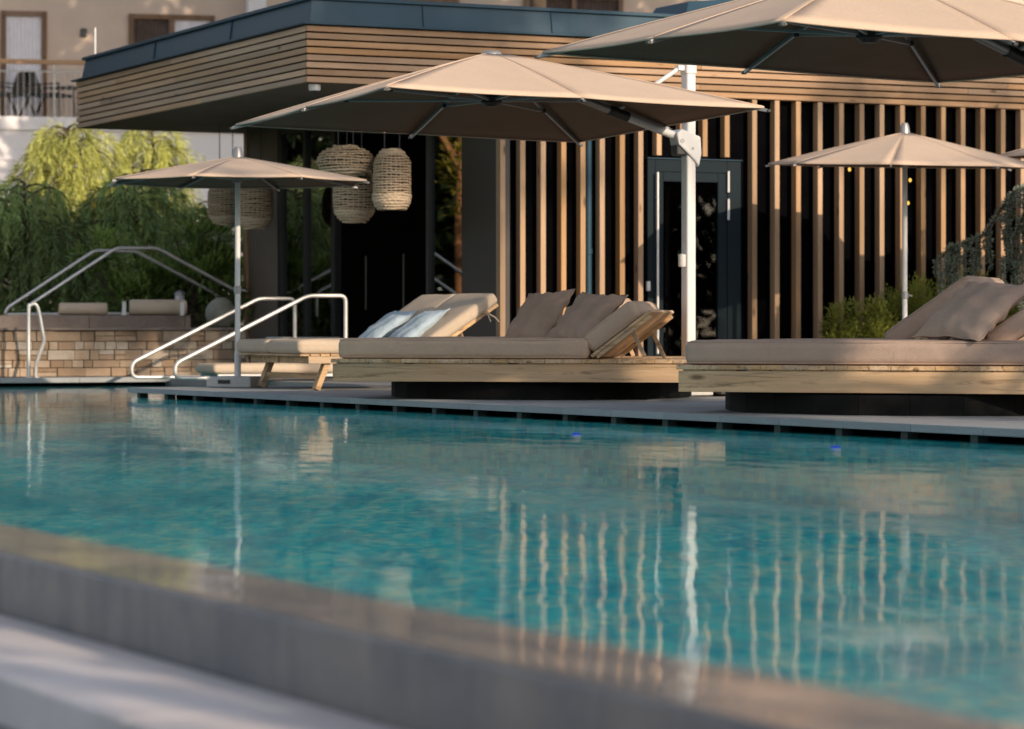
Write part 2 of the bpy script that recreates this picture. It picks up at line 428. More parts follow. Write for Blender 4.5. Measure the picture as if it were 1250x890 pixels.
def m_water():
    t = NT('pool water'); vec = t.coord()
    a = t.noise(t.mapping(vec, (1.2, 2.4, 1), (0, 0, 0.2)), 1.0, 2, 0.5, 0.3)
    b = t.noise(t.mapping(vec, (5.5, 8.5, 1), (0, 0, -0.3)), 1.0, 2, 0.5, 0.2)
    c = t.noise(t.mapping(vec, (16, 24, 1)), 1.0, 2, 0.5)
    patch = t.ramp(t.noise(t.mapping(vec, (0.25, 0.4, 1)), 1.0, 2, 0.5), [(0.35, 0.25), (0.65, 1.0)])
    h = t.math('ADD', t.math('MULTIPLY', a, 1.0), t.math('MULTIPLY', t.math('ADD', t.math('MULTIPLY', b, 0.45), t.math('MULTIPLY', c, 0.16)), patch))
    nrm = t.bump(h, WAVE)
    tint = (0.96, 0.99, 0.99, 1)
    tr = t.n('ShaderNodeBsdfTransparent', ins={'Color': tint})
    rf = t.n('ShaderNodeBsdfRefraction', ins={'Color': tint, 'IOR': 1.33, 'Roughness': 0.0, 'Normal': nrm})
    gl = t.n('ShaderNodeBsdfGlossy', ins={'Color': (0.97, 0.97, 0.97, 1), 'Roughness': 0.02, 'Normal': nrm})
    fr = t.n('ShaderNodeFresnel', ins={'IOR': 1.33, 'Normal': nrm})
    fac = t.math('MULTIPLY', fr.outputs[0], 0.63)
    body = t.n('ShaderNodeMixShader', ins={0: 0.40, 1: tr.outputs[0], 2: rf.outputs[0]})
    mx = t.n('ShaderNodeMixShader', ins={0: fac, 1: body.outputs[0], 2: gl.outputs[0]})
    return t.done(mx.outputs[0])
WAVE = 0.0038
M['water'] = m_water()

def m_emit(name, c, s):
    t = NT(name); e = t.n('ShaderNodeEmission', ins={'Color': (*c, 1), 'Strength': s}); return t.done(e.outputs[0])

# ------------------------------------------------------------------ setting: ground, pool, deck
g = MB().box(-400, 400, -200, 900, -1.62, -1.6, 0.5).build('ground', M['grass']); tag(g, kind='structure')

rdir = Vector((0.451, -0.8925, 0)); rv = Vector((0.8925, 0.451, 0))    # along the near rim, and inward over the water
R0 = Vector((-1.476, 8.572, 0))
rimang = math.atan2(rdir.y, rdir.x)                                     # local x along rim to the right/near, local y = inward
def rimobj(o): o.location = R0; o.rotation_euler = (0, 0, rimang); return o
# near overflow rim, ledge below it, paving below that (in the rim's own frame)
b = MB()
for i in range(-18, 9):
    b.box(i * 1.5 + 0.0005, i * 1.5 + 1.4995, 0.026, 0.37, -0.32, ZW - 0.010, .3 + .4 * random.random())
rim = rimobj(b.build('pool_rim', M['rim'], bevel=0.004)); tag(rim, kind='structure')
b = MB()
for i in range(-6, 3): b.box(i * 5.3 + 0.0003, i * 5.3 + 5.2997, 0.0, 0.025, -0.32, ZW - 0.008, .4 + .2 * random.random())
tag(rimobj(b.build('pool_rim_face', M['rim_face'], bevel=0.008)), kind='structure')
b = MB()
for i in range(-18, 9):
    b.box(i * 1.2 + 0.002, i * 1.2 + 1.198, -0.468, -0.006, -0.39, -0.270, random.random())
tag(rimobj(b.build('ledge', M['ledge'], bevel=0.01)), kind='structure')
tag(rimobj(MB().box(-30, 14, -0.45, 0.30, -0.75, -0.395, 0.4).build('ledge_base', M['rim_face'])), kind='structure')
tag(rimobj(MB().box(-30, 14, -9, -0.461, -0.72, -0.55, 0.5).build('pavement', M['paving'])), kind='structure')
# pool basin
PD = 0.42
tag(rimobj(MB().box(-30, 14, 0.371, 26, ZW - PD - 0.1, ZW - PD, 0.5).build('pool_floor', M['mosaic'])), kind='structure')
tag(rimobj(MB().box(-30, 14, 0.36, 0.372, ZW - PD, -0.135, 0.5).build('pool_wall', M['mosaic'])), kind='structure')
# water sheet: reaches the lip of the rim, hangs a little over it
w = MB()
xs0, xs1 = -30, 14
w.add([(xs0, -0.004, ZW), (xs1, -0.004, ZW), (xs1, 26, ZW), (xs0, 26, ZW)], [(0, 1, 2, 3)])
wo = rimobj(w.build('water', M['water'])); tag(wo, kind='structure')

# deck
D0 = Vector((-3.54, 27.35, 0)); de = Vector((0.4895, -0.872, 0)); dn = Vector((0.872, 0.4895, 0))
deckang = math.atan2(de.y, de.x)
def deckobj(o): o.location = D0; o.rotation_euler = (0, 0, deckang); return o
b = MB()
for i in range(0, 30):
    for j in range(4):
        b.box(i * 0.66 + 0.0015, i * 0.66 + 0.6585, j * 0.66 + 0.0015, j * 0.66 + 0.6585, -0.045, 0.0, random.random())
tag(deckobj(b.build('deck', M['slab'], bevel=0.002)), kind='structure')
b = MB()
for i in range(0, 30): b.box(i * 0.645 + 0.10, i * 0.645 + 0.165, 0.06, 0.14, -0.097, -0.047, random.random())
for j in range(1, 4): b.box(0.03, 0.12, j * 0.7, j * 0.7 + 0.1, -0.097, -0.047, random.random())
tag(deckobj(b.build('deck_pier', M['pier'])), kind='structure')
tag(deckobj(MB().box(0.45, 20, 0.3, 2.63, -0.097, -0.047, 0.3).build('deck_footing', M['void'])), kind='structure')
tag(deckobj(MB().box(0.02, 20, 0.04, 2.63, -1.4, -0.098, 0.5).build('pool_side_wall', M['mosaic'])), kind='structure')
tag(deckobj(MB().box(-16, 26, 2.642, 42, -0.09, -0.004, 0.5).build('terrace', M['slab_warm'])), kind='structure')
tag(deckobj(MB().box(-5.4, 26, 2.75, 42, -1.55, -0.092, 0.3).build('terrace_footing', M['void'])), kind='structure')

# far poolside walkway + raised bed
S0 = Vector((-5.58, 32.4, 0))
def vframe(o, P): o.location = P; o.rotation_euler = (0, 0, AB); return o
b = MB()
for i in range(-12, 3): b.box(i * 0.9 + 0.002, i * 0.9 + 0.898, 0, 0.72, -0.055, -0.001, random.random())
tag(vframe(b.build('path', M['slab'], bevel=0.002), S0), kind='structure')
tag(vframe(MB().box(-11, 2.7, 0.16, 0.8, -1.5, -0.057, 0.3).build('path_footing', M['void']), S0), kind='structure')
Wp = Vector((-4.75, 33.5, 0))     # foot of the stone wall
tag(vframe(MB().box(-11, 1.55, 0.62, 26, -1.5, 0.50, 0.5).build('garden_ground', M['soil']), Wp), kind='structure')

# ------------------------------------------------------------------ stone wall
sw = thing('stone_wall', 'low ledge stone wall of tan blocks behind the far pool edge', 'wall', Wp, AB)
b = MB(); b.box(-10, 1.86, 0.03, 0.3, -0.05, 0.515, 0.3); b.build('backing', M['mortar'], sw)
b = MB(); z = 0.0
rows = [0.10, 0.085, 0.115, 0.095, 0.12]
for h in rows:
    x = -7.0 + random.uniform(0, 0.2)
    while x < 1.86:
        L = random.uniform(0.10, 0.34); x1 = min(x + L, 1.86)
        if x1 - x > 0.03:
            p = random.uniform(0, 0.035)
            if random.random() < 0.25 and h > 0.06:
                b.box(x + .003, x1 - .003, -p, 0.1, z + .003, z + h * 0.5 - .002); b.box(x + .003, x1 - .003, -random.uniform(0, .03), 0.1, z + h * 0.5 + .002, z + h - .003)
            else: b.box(x + .003, x1 - .003, -p, 0.1, z + .003, z + h - .003)
        x = x1
    z += h
b.build('stone_courses', M['stone'], sw, bevel=0.006)
MB().box(-10, 1.9, -0.06, 0.36, 0.519, 0.55, 0.5).build('capstone', M['coping'], sw, bevel=0.006)
b = MB()
for i in range(-8, 2):
    b.box(i * 1.15 + 0.1 + .002, min(i * 1.15 + 1.25 - .002, 1.32), 0.361, 0.7, 0.50, 0.69, random.random())
b.build('upper_coping', M['coping'], sw, bevel=0.01)

# ------------------------------------------------------------------ pool house (local x = v along the long front, y = u along the left side)
ZS, ZF, ZP = 2.95, 3.52, 3.81
ph = thing('pool_house', 'flat roofed pool house clad in larch slats with petrol blue roof edge', 'building', C0, AB)
def hx(px, y=0.0):                # local x on the plane y=const for a picture column
    P = C0 + u * y; k = ray(px); return (k * P.y - P.x) / (v.x - k * v.y)
def hy(px, x=0.0):                # local y on the plane x=const
    P = C0 + v * x; k = ray(px); return (k * P.y - P.x) / (u.x - k * u.y)
LX, LY = 17.0, 7.56
nb = 8; bh = (ZF - ZS) / nb
b = MB()
for i in range(nb):
    z0 = ZS + i * bh
    x = 0.0
    while x < LX:
        x1 = min(LX, x + random.uniform(3.2, 4.6)); b.box(x + .001, x1 - .001, 0, 0.03, z0 + 0.006, z0 + bh - 0.010); x = x1
b.build('front_cladding', M['fascia_x'], ph, bevel=0.004)
b = MB()
for i in range(nb):
    z0 = ZS + i * bh; y = 0.031
    while y < LY:
        y1 = min(LY, y + random.uniform(2.8, 4.2)); b.box(0, 0.03, y + .001, y1 - .001, z0 + 0.006, z0 + bh - 0.010); y = y1
b.build('side_cladding', M['fascia_y'], ph, bevel=0.004)
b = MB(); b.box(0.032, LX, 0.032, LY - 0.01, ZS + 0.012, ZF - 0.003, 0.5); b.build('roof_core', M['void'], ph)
b = MB(); b.box(0.034, LX - .05, 0.034, LY - 0.03, ZS + 0.002, ZS + 0.011, 0.5); b.build('soffit', M['soffit'], ph)
# sheet metal roof edge
b = MB()
b.box(-0.05, LX, -0.05, LY + 0.06, ZF, ZF + 0.022)
b.add([(0.05, 0.05, ZF + .022), (LX, 0.05, ZF + .022), (LX, 0.085, ZP - .03), (0.085, 0.085, ZP - .03), (0.05, LY - .05, ZF + .022), (0.085, LY - 0.1, ZP - .03), (LX, LY - .05, ZF + .022), (LX, LY - .1, ZP - .03)],
      [(0, 1, 2, 3), (4, 0, 3, 5), (6, 4, 5, 7)])
b.box(0.05, LX, 0.05, 0.36, ZP - .036, ZP); b.box(0.05, 0.36, 0.361, LY - 0.06, ZP - .036, ZP)
for yy in (hy(182), hy(275)):
    b.beam((0.05, yy, ZF + .03), (0.085, yy, ZP - .037), .03, .016, up=(0, 1, 0))
    b.box(0.03, 0.06, yy + .01, yy + .22, ZF + .024, ZF + .036)
for xx in (hx(677), hx(520), hx(860), hx(1040), 12, 14.5):
    b.beam((xx, 0.05, ZF + .03), (xx, 0.085, ZP - .037), .03, .016, up=(1, 0, 0)); b.box(xx + .01, xx + .22, 0.03, 0.06, ZF + .024, ZF + .036)
b.build('roof_edge', M['petrol'], ph, bevel=0.004)
MB().box(0.3, LX, 0.36, LY - .1, ZF + 0.0225, ZF + 0.06, 0.5).build('roof', M['void'], ph)
b = MB().tube([(0.2, LY - .12, ZP), (0.2, LY - .12, ZP + 0.36)], 0.012, 8); b.build('lightning_rod', M['alu'], ph, SM)
sk = MB(); x0, x1 = hx(818, 1.2), hx(930, 1.2)
sk.add([(x0, 1.0, ZF + .06), (x1, 1.0, ZF + .06), (x1, 2.2, ZF + .06), (x0, 2.2, ZF + .06), (x0 + .25, 1.25, ZF + .58), (x1, 1.25, ZF + .68), (x1, 2.0, ZF + .68), (x0 + .25, 2.0, ZF + .58)],
       [(0, 1, 5, 4), (1, 2, 6, 5), (2, 3, 7, 6), (3, 0, 4, 7), (4, 5, 6, 7)])
sk.build('skylight', M['petrol'], ph, bevel=0.01)
# sensor under the roof corner
b = MB().lathe([(0.0, 0), (0.055, 0.0), (0.06, 0.02), (0.06, 0.06), (0.05, 0.068), (0.0, 0.068)], 20, (0.14, 0.14, ZS - 0.066)); b.build('sensor', M['alu'], ph, SM)
b = MB().lathe([(0.0, 0), (0.028, 0.004), (0.036, 0.03), (0.0, 0.03)], 16, (0.15, 0.13, ZS - 0.094)); b.build('sensor_lens', M['blackpl'], ph, SM)
# dark wall behind the fins
XW = 2.10
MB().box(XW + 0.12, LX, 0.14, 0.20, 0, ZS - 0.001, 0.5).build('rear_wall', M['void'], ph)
# fins
def fin(px, z0, z1, wd=0.058, dp=0.105):
    x = hx(px) ; b = MB().box(x - wd / 2, x + wd / 2, 0.004, dp, z0, z1); b.build('facade_fin', M['fin'], ph, bevel=0.003)
for px in [614, 638.5, 663.5, 688.5, 712, 735.5, 760, 782.5]: fin(px, 0.0, ZS - 0.002)
for px in [805, 833.5, 861, 888]: fin(px, 2.335, ZS - 0.002)
for px in [921.5, 949, 975, 1001.5, 1027.5, 1052.5, 1077, 1102, 1127.5, 1152, 1176, 1200, 1225, 1249, 1273, 1297, 1320]: fin(px, 0.0, ZS - 0.002)
xx = LX
# downpipe
xd = hx(723); b = MB().tube([(xd, 0.09, 0), (xd, 0.09, ZS - .02)], 0.036, 12)
b.lathe([(0.036, 0), (0.043, 0.005), (0.043, 0.06), (0.036, 0.065)], 12, (xd, 0.09, 1.3)); b.build('downpipe', M['petrol'], ph, SM)
am = m_emit('amber bulb', (1.0, 0.55, 0.10), 1.6)  # glowing beads added for amber lights reflected in the glass
for px, py in ((1037, 207), (1111, 220), (1108.5, 248)):
    p_, _ = onplane(px, py, C0 + u * .12, (v.x, v.y)); q_ = p_ - C0; MB().lathe([(.001, -.022), (.014, -.012), (.016, .005), (.008, .02), (.001, .022)], 10, (q_.dot(v), q_.dot(u), q_.z)).build('amber_bulb', am, ph, SM)
# hinged door
xa, xb = hx(794), hx(908)
dr = MB()
zt = 2.30
dr.box(xa, xa + 0.09, 0.06, 0.135, 0, zt); dr.box(xb - 0.16, xb, 0.06, 0.135, 0, zt); dr.box(xa + .091, xb - .161, 0.06, 0.135, zt - 0.13, zt)
dr.box(xa + .091, xa + .19, 0.07, 0.13, 0.0, zt - .131); dr.box(xb - .27, xb - .161, 0.07, 0.13, 0.0, zt - .131)
dr.box(xa + .191, xb - .271, 0.07, 0.13, zt - .23, zt - .131); dr.box(xa + .191, xb - .271, 0.07, 0.13, 0, 0.16)
door = dr.build('door', M['door_blue'], ph, bevel=0.004)
MB().box(xa + .19, xb - .27, 0.095, 0.105, 0.15, zt - .22, .5).build('pane', M['door_glass'], door)
hxk = hx(803.5, 0.0)
MB().tube([(hxk, 0.01, 0.28), (hxk, 0.01, zt - .14)], 0.014, 10).tube([(hxk, 0.01, 0.5), (hxk, 0.07, 0.5)], 0.008, 8).tube([(hxk, 0.01, 1.9), (hxk, 0.07, 1.9)], 0.008, 8).build('handle', M['steel'], door, SM)
xh = hx(889, 0.05)
for z0 in (1.97, 1.68): MB().tube([(xh, 0.045, z0), (xh, 0.045, z0 + .22)], 0.013, 10).build('hinge', M['alu'], door, SM)
MB().box(xa - 0.01, xb + 0.01, 0.04, 0.14, zt + .003, zt + .011, .5).build('door_lintel_trim', M['petrol'], ph)
xs_ = hx(790.5, 0.05); MB().box(xs_ - .02, xs_ + .02, 0.02, 0.055, 0.93, 1.03).build('switch_box', M['alu'], ph, bevel=0.006)
# terrace side: grey panel, glazed wall, pillar  (plane x = XW)
y565, y520, y405, y370, y340, y302 = [hy(p, XW) for p in (565, 520, 405, 370, 340, 302)]
MB().box(XW, XW + 0.11, 0.012, y565, 0, ZS - .001, .5).build('wall_panel', M['dark_panel'], ph, bevel=0.004)
MB().box(XW, XW + 0.3, y340 + .05, y302 - .04, 0, ZS - .001, .5).build('pillar', M['brown_panel'], ph, bevel=0.004)
MB().box(XW - .03, XW + 0.3, y302 - .039, y302 + .06, 0, ZS - .001, .5).build('pillar_edge_board', M['fin'], ph, bevel=0.004)
fr = MB()
for yy, ww in ((y565 + .03, .05), (y520, .06), (y405, .10), (y370, .07), (y340, .10)): fr.box(XW + .01, XW + .10, yy - ww / 2, yy + ww / 2, 0, ZS - .001)
fr.box(XW + .011, XW + .099, y565 + .056, y520 - .031, ZS - .09, ZS - .002); fr.box(XW + .011, XW + .099, y520 + .031, y405 - .051, ZS - .09, ZS - .002)
fr.box(XW + .011, XW + .099, y405 + .051, y370 - .036, ZS - .09, ZS - .002); fr.box(XW + .011, XW + .099, y370 + .036, y340 - .051, ZS - .09, ZS - .002)
wf = fr.build('window_frame', M['blackpl'], ph, bevel=0.004)
for a_, b_ in ((y565 + .05, y520 - .025), (y405 + .04, y370 - .03), (y370 + .03, y340 - .045)):
    MB().box(XW + .05, XW + .056, a_, b_, 0.0, ZS - .088, .5).build('pane', M['glass'], wf)
for px in (449, 495):
    yy = hy(px, XW + .04); MB().tube([(XW + .02, yy, 0.75), (XW + .02, yy, 1.35)], 0.014, 8).build('sliding_door_handle', M['dark_panel'], ph, SM)
# room behind the glass
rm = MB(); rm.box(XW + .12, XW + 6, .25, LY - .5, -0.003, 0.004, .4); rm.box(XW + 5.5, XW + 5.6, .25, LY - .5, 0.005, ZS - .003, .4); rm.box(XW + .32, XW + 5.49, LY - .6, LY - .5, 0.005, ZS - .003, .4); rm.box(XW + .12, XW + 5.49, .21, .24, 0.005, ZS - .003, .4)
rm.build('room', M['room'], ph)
# low bench block in front of the glazing
bp, _ = onplane(372, 455, (-2.3, 32.2), (v.x, v.y))
bl = thing('bench_block', 'pale grey block bench beside the glazed wall behind the handrails', 'bench', (-2.38, 33.3, 0), AB)
MB().box(-0.28, 0.36, -0.25, 0.25, 0, 0.40, .5).build('body', M['concrete'], bl, bevel=0.01)
MB().box(-0.30, 0.38, -0.27, 0.27, 0.402, 0.445, .5).build('seat', M['concrete'], bl, bevel=0.008)

# ------------------------------------------------------------------ woven pendant lamps
def pendant(px, py0, py1, wpx, Y, shape, label):
    top = at(px, py0, Y); bot = at(px, py1, Y); H = top.z - bot.z; Rm = wpx / 2 * Y / FPX
    t = thing('pendant_lamp', label, 'lamp', (top.x, top.y, bot.z), 0, 'woven pendant lamps under the roof')
    if shape == 'egg': prof = lambda f: max(0.05, (1 - abs(2 * min(1, max(0, f)) - 1) ** 2.0) ** 0.5)
    elif shape == 'capsule': prof = lambda f: min(1, 1.0 - max(0, (0.18 - f) / 0.18) ** 2 * 0.32 - max(0, (f - 0.72) / 0.28) ** 2.2 * 0.6)
    else: prof = lambda f: min(1, 1.0 - max(0, (0.40 - f) / 0.40) ** 2.6 * 0.55 - max(0, (f - 0.75) / 0.25) ** 2 * 0.25)
    inner = MB().lathe([(0.001, 0.01)] + [(Rm * prof(f) * 0.955, 0.01 + (H - .02) * f) for f in np.linspace(0.0, 1, 14)] + [(0.001, H - .01)], 28)
    inner.build('inner_basket', M['rattan_gap'], t, SM)
    nr = max(9, int(H / 0.026)); b = MB(); strands = 46
    for i in range(nr):
        f = (i + 0.5) / nr; r = Rm * prof(f); z = H * f
        dense = f < 0.24 or f > 0.93
        pts = []
        tnt = 0.9 if dense else random.uniform(0.0, 0.7)
        # a wavy rope ring: thicker and thinner as it passes over the ribs
        rr_ = H / nr * (0.60 if dense else 0.34)
        n = 92; vs = []; fs = []; m_ = 6; ph0 = random.uniform(0, 6.28)
        for k in range(n):
            an = 2 * PI * k / n
            off = 0.004 * math.sin(strands / 2 * an + i * PI) + random.uniform(-.0025, .0025)
            zz = z + random.uniform(-.003, .003) + 0.004 * math.sin(3 * an + ph0)
            rad = rr_ * (1 + 0.25 * math.sin(strands * an + i))
            for q in range(m_):
                a2 = 2 * PI * q / m_
                vs.append(((r + off + rad * 0.6 * math.cos(a2)) * math.cos(an), (r + off + rad * 0.6 * math.cos(a2)) * math.sin(an), zz + rad * math.sin(a2)))
        for k in range(n):
            for q in range(m_):
                a = k * m_ + q; a1 = k * m_ + (q + 1) % m_; b0 = ((k + 1) % n) * m_ + q; b1 = ((k + 1) % n) * m_ + (q + 1) % m_
                fs.append((a, b0, b1, a1))
        b.add(vs, fs, tnt)
    for k in range(24):
        an = 2 * PI * k / 24
        b.tube([(Rm * prof(f) * 0.985 * math.cos(an), Rm * prof(f) * 0.985 * math.sin(an), H * f) for f in np.linspace(0.02, 0.98, 9)], 0.004, 4, tint=0.3)
    b.build('woven_shade', M['rattan'], t, 3.1)
    zs = ZS - bot.z
    for dx in ((-0.035, 0.035) if shape != 'barrel2' else (0.0,)):
        MB().tube([(dx * 2.2, 0, H - .01), (dx * 2.2, 0, zs)], 0.006, 6).build('cord', M['blackpl'], t, SM)
pendant(422, 178, 216, 70, 30.8, 'egg', 'flat egg shaped woven pendant lamp, top one of the cluster before the glazed wall')
pendant(432.5, 208, 272, 51, 31.2, 'barrel', 'woven barrel pendant lamp hanging lowest, beneath the egg shaped one')
pendant(478.5, 182, 256, 45, 30.6, 'capsule', 'tall capsule shaped woven pendant lamp, right one of the cluster')
pendant(276, 226, 275, 44, 35.3, 'barrel', 'dim woven barrel lamp left of the white parasol pole, against the shrubs')
pendant(310.5, 224, 280, 45, 34.4, 'barrel', 'woven barrel lamp right of the white parasol pole, before the brown pillar')

# ------------------------------------------------------------------ square cantilever umbrellas
def cantilever(cx, cy, zr, zap, du, dv, label, s=3.1, pole_off=1.79, zhub=None, lever=0.0):
    loc = Vector((cx, cy, 0)) + v * pole_off
    t = thing('cantilever_umbrella', label, 'umbrella', loc, AB, 'square cantilever umbrellas over the sun beds')
    o = -pole_off                                          # local x of the canopy centre
    hs = s / 2
    def zrim(a, b_): return zr + dv * a / 2 + du * b_ / 2   # a,b in -1..1
    tips = [(-1, -1), (0, -1), (1, -1), (1, 0), (1, 1), (0, 1), (-1, 1), (-1, 0)]
    tipP = [Vector((o + a * hs * 1.0, b_ * hs, zrim(a, b_))) for a, b_ in tips]
    ap = Vector((o, 0, zap))
    n = 10; b = MB()
    for i in range(8):
        A, B = tipP[i], tipP[(i + 1) % 8]
        vs = []; fs = []
        for r_ in range(n + 1):
            f = 0.05 + 0.95 * r_ / n
            for c_ in range(n + 1):
                g_ = c_ / n
                P = ap.lerp(A.lerp(B, g_), f)
                bow = 4 * g_ * (1 - g_)
                P.z += 0.012 * math.sin(PI * f) - 0.018 * bow * f
                P += (ap - P).normalized() * 0.035 * bow * f ** 6
                vs.append(P)
        for r_ in range(n):
            for c_ in range(n):
                a = r_ * (n + 1) + c_; fs.append((a, a + n + 1, a + n + 2, a + 1))
        b.add(vs, fs, 0.5)
    # hem hanging down along the rim
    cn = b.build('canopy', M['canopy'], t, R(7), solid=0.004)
    hem = MB()
    for i in range(8):
        A, B = tipP[i], tipP[(i + 1) % 8]; pts = []
        for c_ in range(n + 1):
            g_ = c_ / n; P = A.lerp(B, g_); bow = 4 * g_ * (1 - g_); P.z -= 0.018 * bow; P += (ap - P).normalized() * 0.035 * bow; pts.append(P + Vector((0, 0, -.004)))
        hem.tube(pts, 0.008, 6, tint=.5)
    for i in range(8):
        pts = []
        for r_ in range(n + 1):
            f = 0.06 + 0.94 * r_ / n; P = ap.lerp(tipP[i], f); P.z += 0.012 * math.sin(PI * f) + .003; pts.append(P)
        hem.tube(pts, 0.005, 5, tint=.5)
    hem.build('seam', M['canopy'], cn, 3.1)
    # vent cap
    MB().lathe([(0.001, 0.012), (0.055, 0.010), (0.075, 0.0), (0.085, -0.022), (0.085, -0.03), (0.001, -0.03)], 20, ap).build('vent_cap', M['greyalu'], cn, SM)
    hubz = zhub if zhub else zr + 0.13
    hub = Vector((o, 0, hubz))
    MB().lathe([(0.001, -0.05), (0.05, -0.05), (0.085, -0.02), (0.085, 0.03), (0.05, 0.05), (0.05, 0.10), (0.001, 0.10)], 16, hub).build('hub', M['blackpl'], t, SM)
    MB().tube([hub, ap], 0.022, 10).build('mast_stub', M['greyalu'], t, SM)
    for i in range(8):
        tp = tipP[i] + Vector((0, 0, -0.022)); top = ap + Vector((0, 0, -0.06))
        d = (tp - ap).normalized()
        rb = MB().beam(top + d * 0.06, tp + d * 0.03, 0.022, 0.026).build('rib', M['greyalu'], t, bevel=0.003)
        mid = top.lerp(tp, 0.56) + Vector((0, 0, -0.02))
        MB().beam(hub + (mid - hub).normalized() * 0.06, mid, 0.02, 0.022).build('rib_strut', M['greyalu'], rb, bevel=0.003)
        MB().obox(Matrix.Translation(tp + d * 0.04), 0.03, 0.03, 0.022).build('rib_end', M['blackpl'], rb, bevel=0.004)
        MB().obox(Matrix.Translation(mid), 0.05, 0.04, 0.035).build('rib_joint', M['blackpl'], rb, bevel=0.005)
    # mast: rounded rectangular extrusion
    zt_ = 2.72; pw = 0.043
    prof = []
    for qx, qy in ((1, 1), (-1, 1), (-1, -1), (1, -1)):
        for k in range(5):
            a0 = math.atan2(qy, qx) - PI / 4 + k * PI / 8
            prof.append((qx * (pw - .018) + .018 * math.cos(a0), qy * (0.055 - .018) + .018 * math.sin(a0)))
    MB().prism(prof, 0.10, zt_ - .07, .5).build('pole', M['alu'], t, SM)
    cap = MB(); cap.prism([(p[0] * 1.18, p[1] * 1.12) for p in prof], zt_ - .085, zt_, .5); cap.box(-0.11, -0.045, -.03, .03, zt_ - .06, zt_ - .015, .5)
    cap.build('top_cap', M['alu'], t, SM, bevel=0.006)
    # slider housing on the mast
    zs_ = 2.02
    hs_ = MB(); pr = [(-0.15, zs_ + .12), (-0.10, zs_ + .16), (0.075, zs_ + .10), (0.085, zs_ - .04), (0.06, zs_ - .15), (0.02, zs_ - .10), (-0.07, zs_ - .02), (-0.13, zs_ + .03)]
    hs_.add([(p[0], -.075, p[1]) for p in pr] + [(p[0], .075, p[1]) for p in pr], [tuple(range(8)), tuple(range(15, 7, -1))] + [(i, i + 8, (i + 1) % 8 + 8, (i + 1) % 8) for i in range(8)], .5)
    sl = hs_.build('slider', M['alu'], t, bevel=0.012)
    MB().tube([(-0.10, -.078, zs_ + .06), (-0.10, .078, zs_ + .06)], 0.02, 10).tube([(0.0, -.079, zs_ - .0), (0.0, .079, zs_ - .0)], 0.012, 10).build('bolt', M['greyalu'], sl, SM)
    MB().box(-0.14, -0.05, -.055, .055, zs_ - .06, zs_ + .03).build('slider_grip', M['blackpl'], sl, bevel=0.015)
    # arm from slider up to the apex under the cloth
    a0 = Vector((-0.11, 0, zs_ + .10)); a1 = ap + Vector((0.12, 0, -0.13)); d = a1 - a0
    j0, j1 = a0 + d * 0.29, a0 + d * 0.40
    arm = MB().tube([a0, a0 + d * 0.29], 0.034, 14).build('arm', M['alu'], t, SM)
    MB().tube([j0, j1], 0.043, 14).build('arm_joint', M['blackpl'], arm, SM)
    MB().tube([j1, a1], 0.032, 14).build('arm_extension', M['greyalu'], arm, SM)
    MB().tube([(-0.09, 0, zt_ - .04), a0 + d * 0.345 + Vector((0, 0, .035))], 0.019, 10).build('stay_rod', M['alu'], t, SM)
    # crank
    MB().lathe([(0.001, 0), (0.03, 0), (0.035, .01), (0.035, .1), (0.001, .11)], 12, (-0.055, 0, 1.05)).build('crank_box', M['alu'], t, SM)
    # foot: cross bars and four slabs
    ft = MB(); ft.box(-.62, .62, -.045, .045, .012, .075); ft.box(-.045, .045, -.62, -.0455, .012, .074); ft.box(-.045, .045, .0455, .62, .012, .074); ft.box(-.07, .07, -.07, .07, .076, .14)
    ft.build('foot_cross', M['blackpl'], t, bevel=0.006)
    for sx in (-1, 1):
        for sy in (-1, 1):
            MB().box(sx * .30 - .235, sx * .30 + .235, sy * .30 - .235, sy * .30 + .235, .004, .085).build('ballast_slab', M['concrete'], t, bevel=0.01)
    return t
cantilever(-0.163, 23.7, 2.237, 2.745, -0.0865, -0.0535, 'beige square cantilever umbrella whose white mast stands between the two sun beds', zhub=2.36, s=3.16)
cantilever(2.27, 18.9, 2.29, 2.83, 0.076, -0.084, 'beige square cantilever umbrella nearest the camera, over the right hand sun bed', zhub=2.41)
cantilever(6.86, 28.75, 2.25, 2.75, 0, 0, 'dark cantilever umbrella corner peeking in above the blue cedar', zhub=2.38)

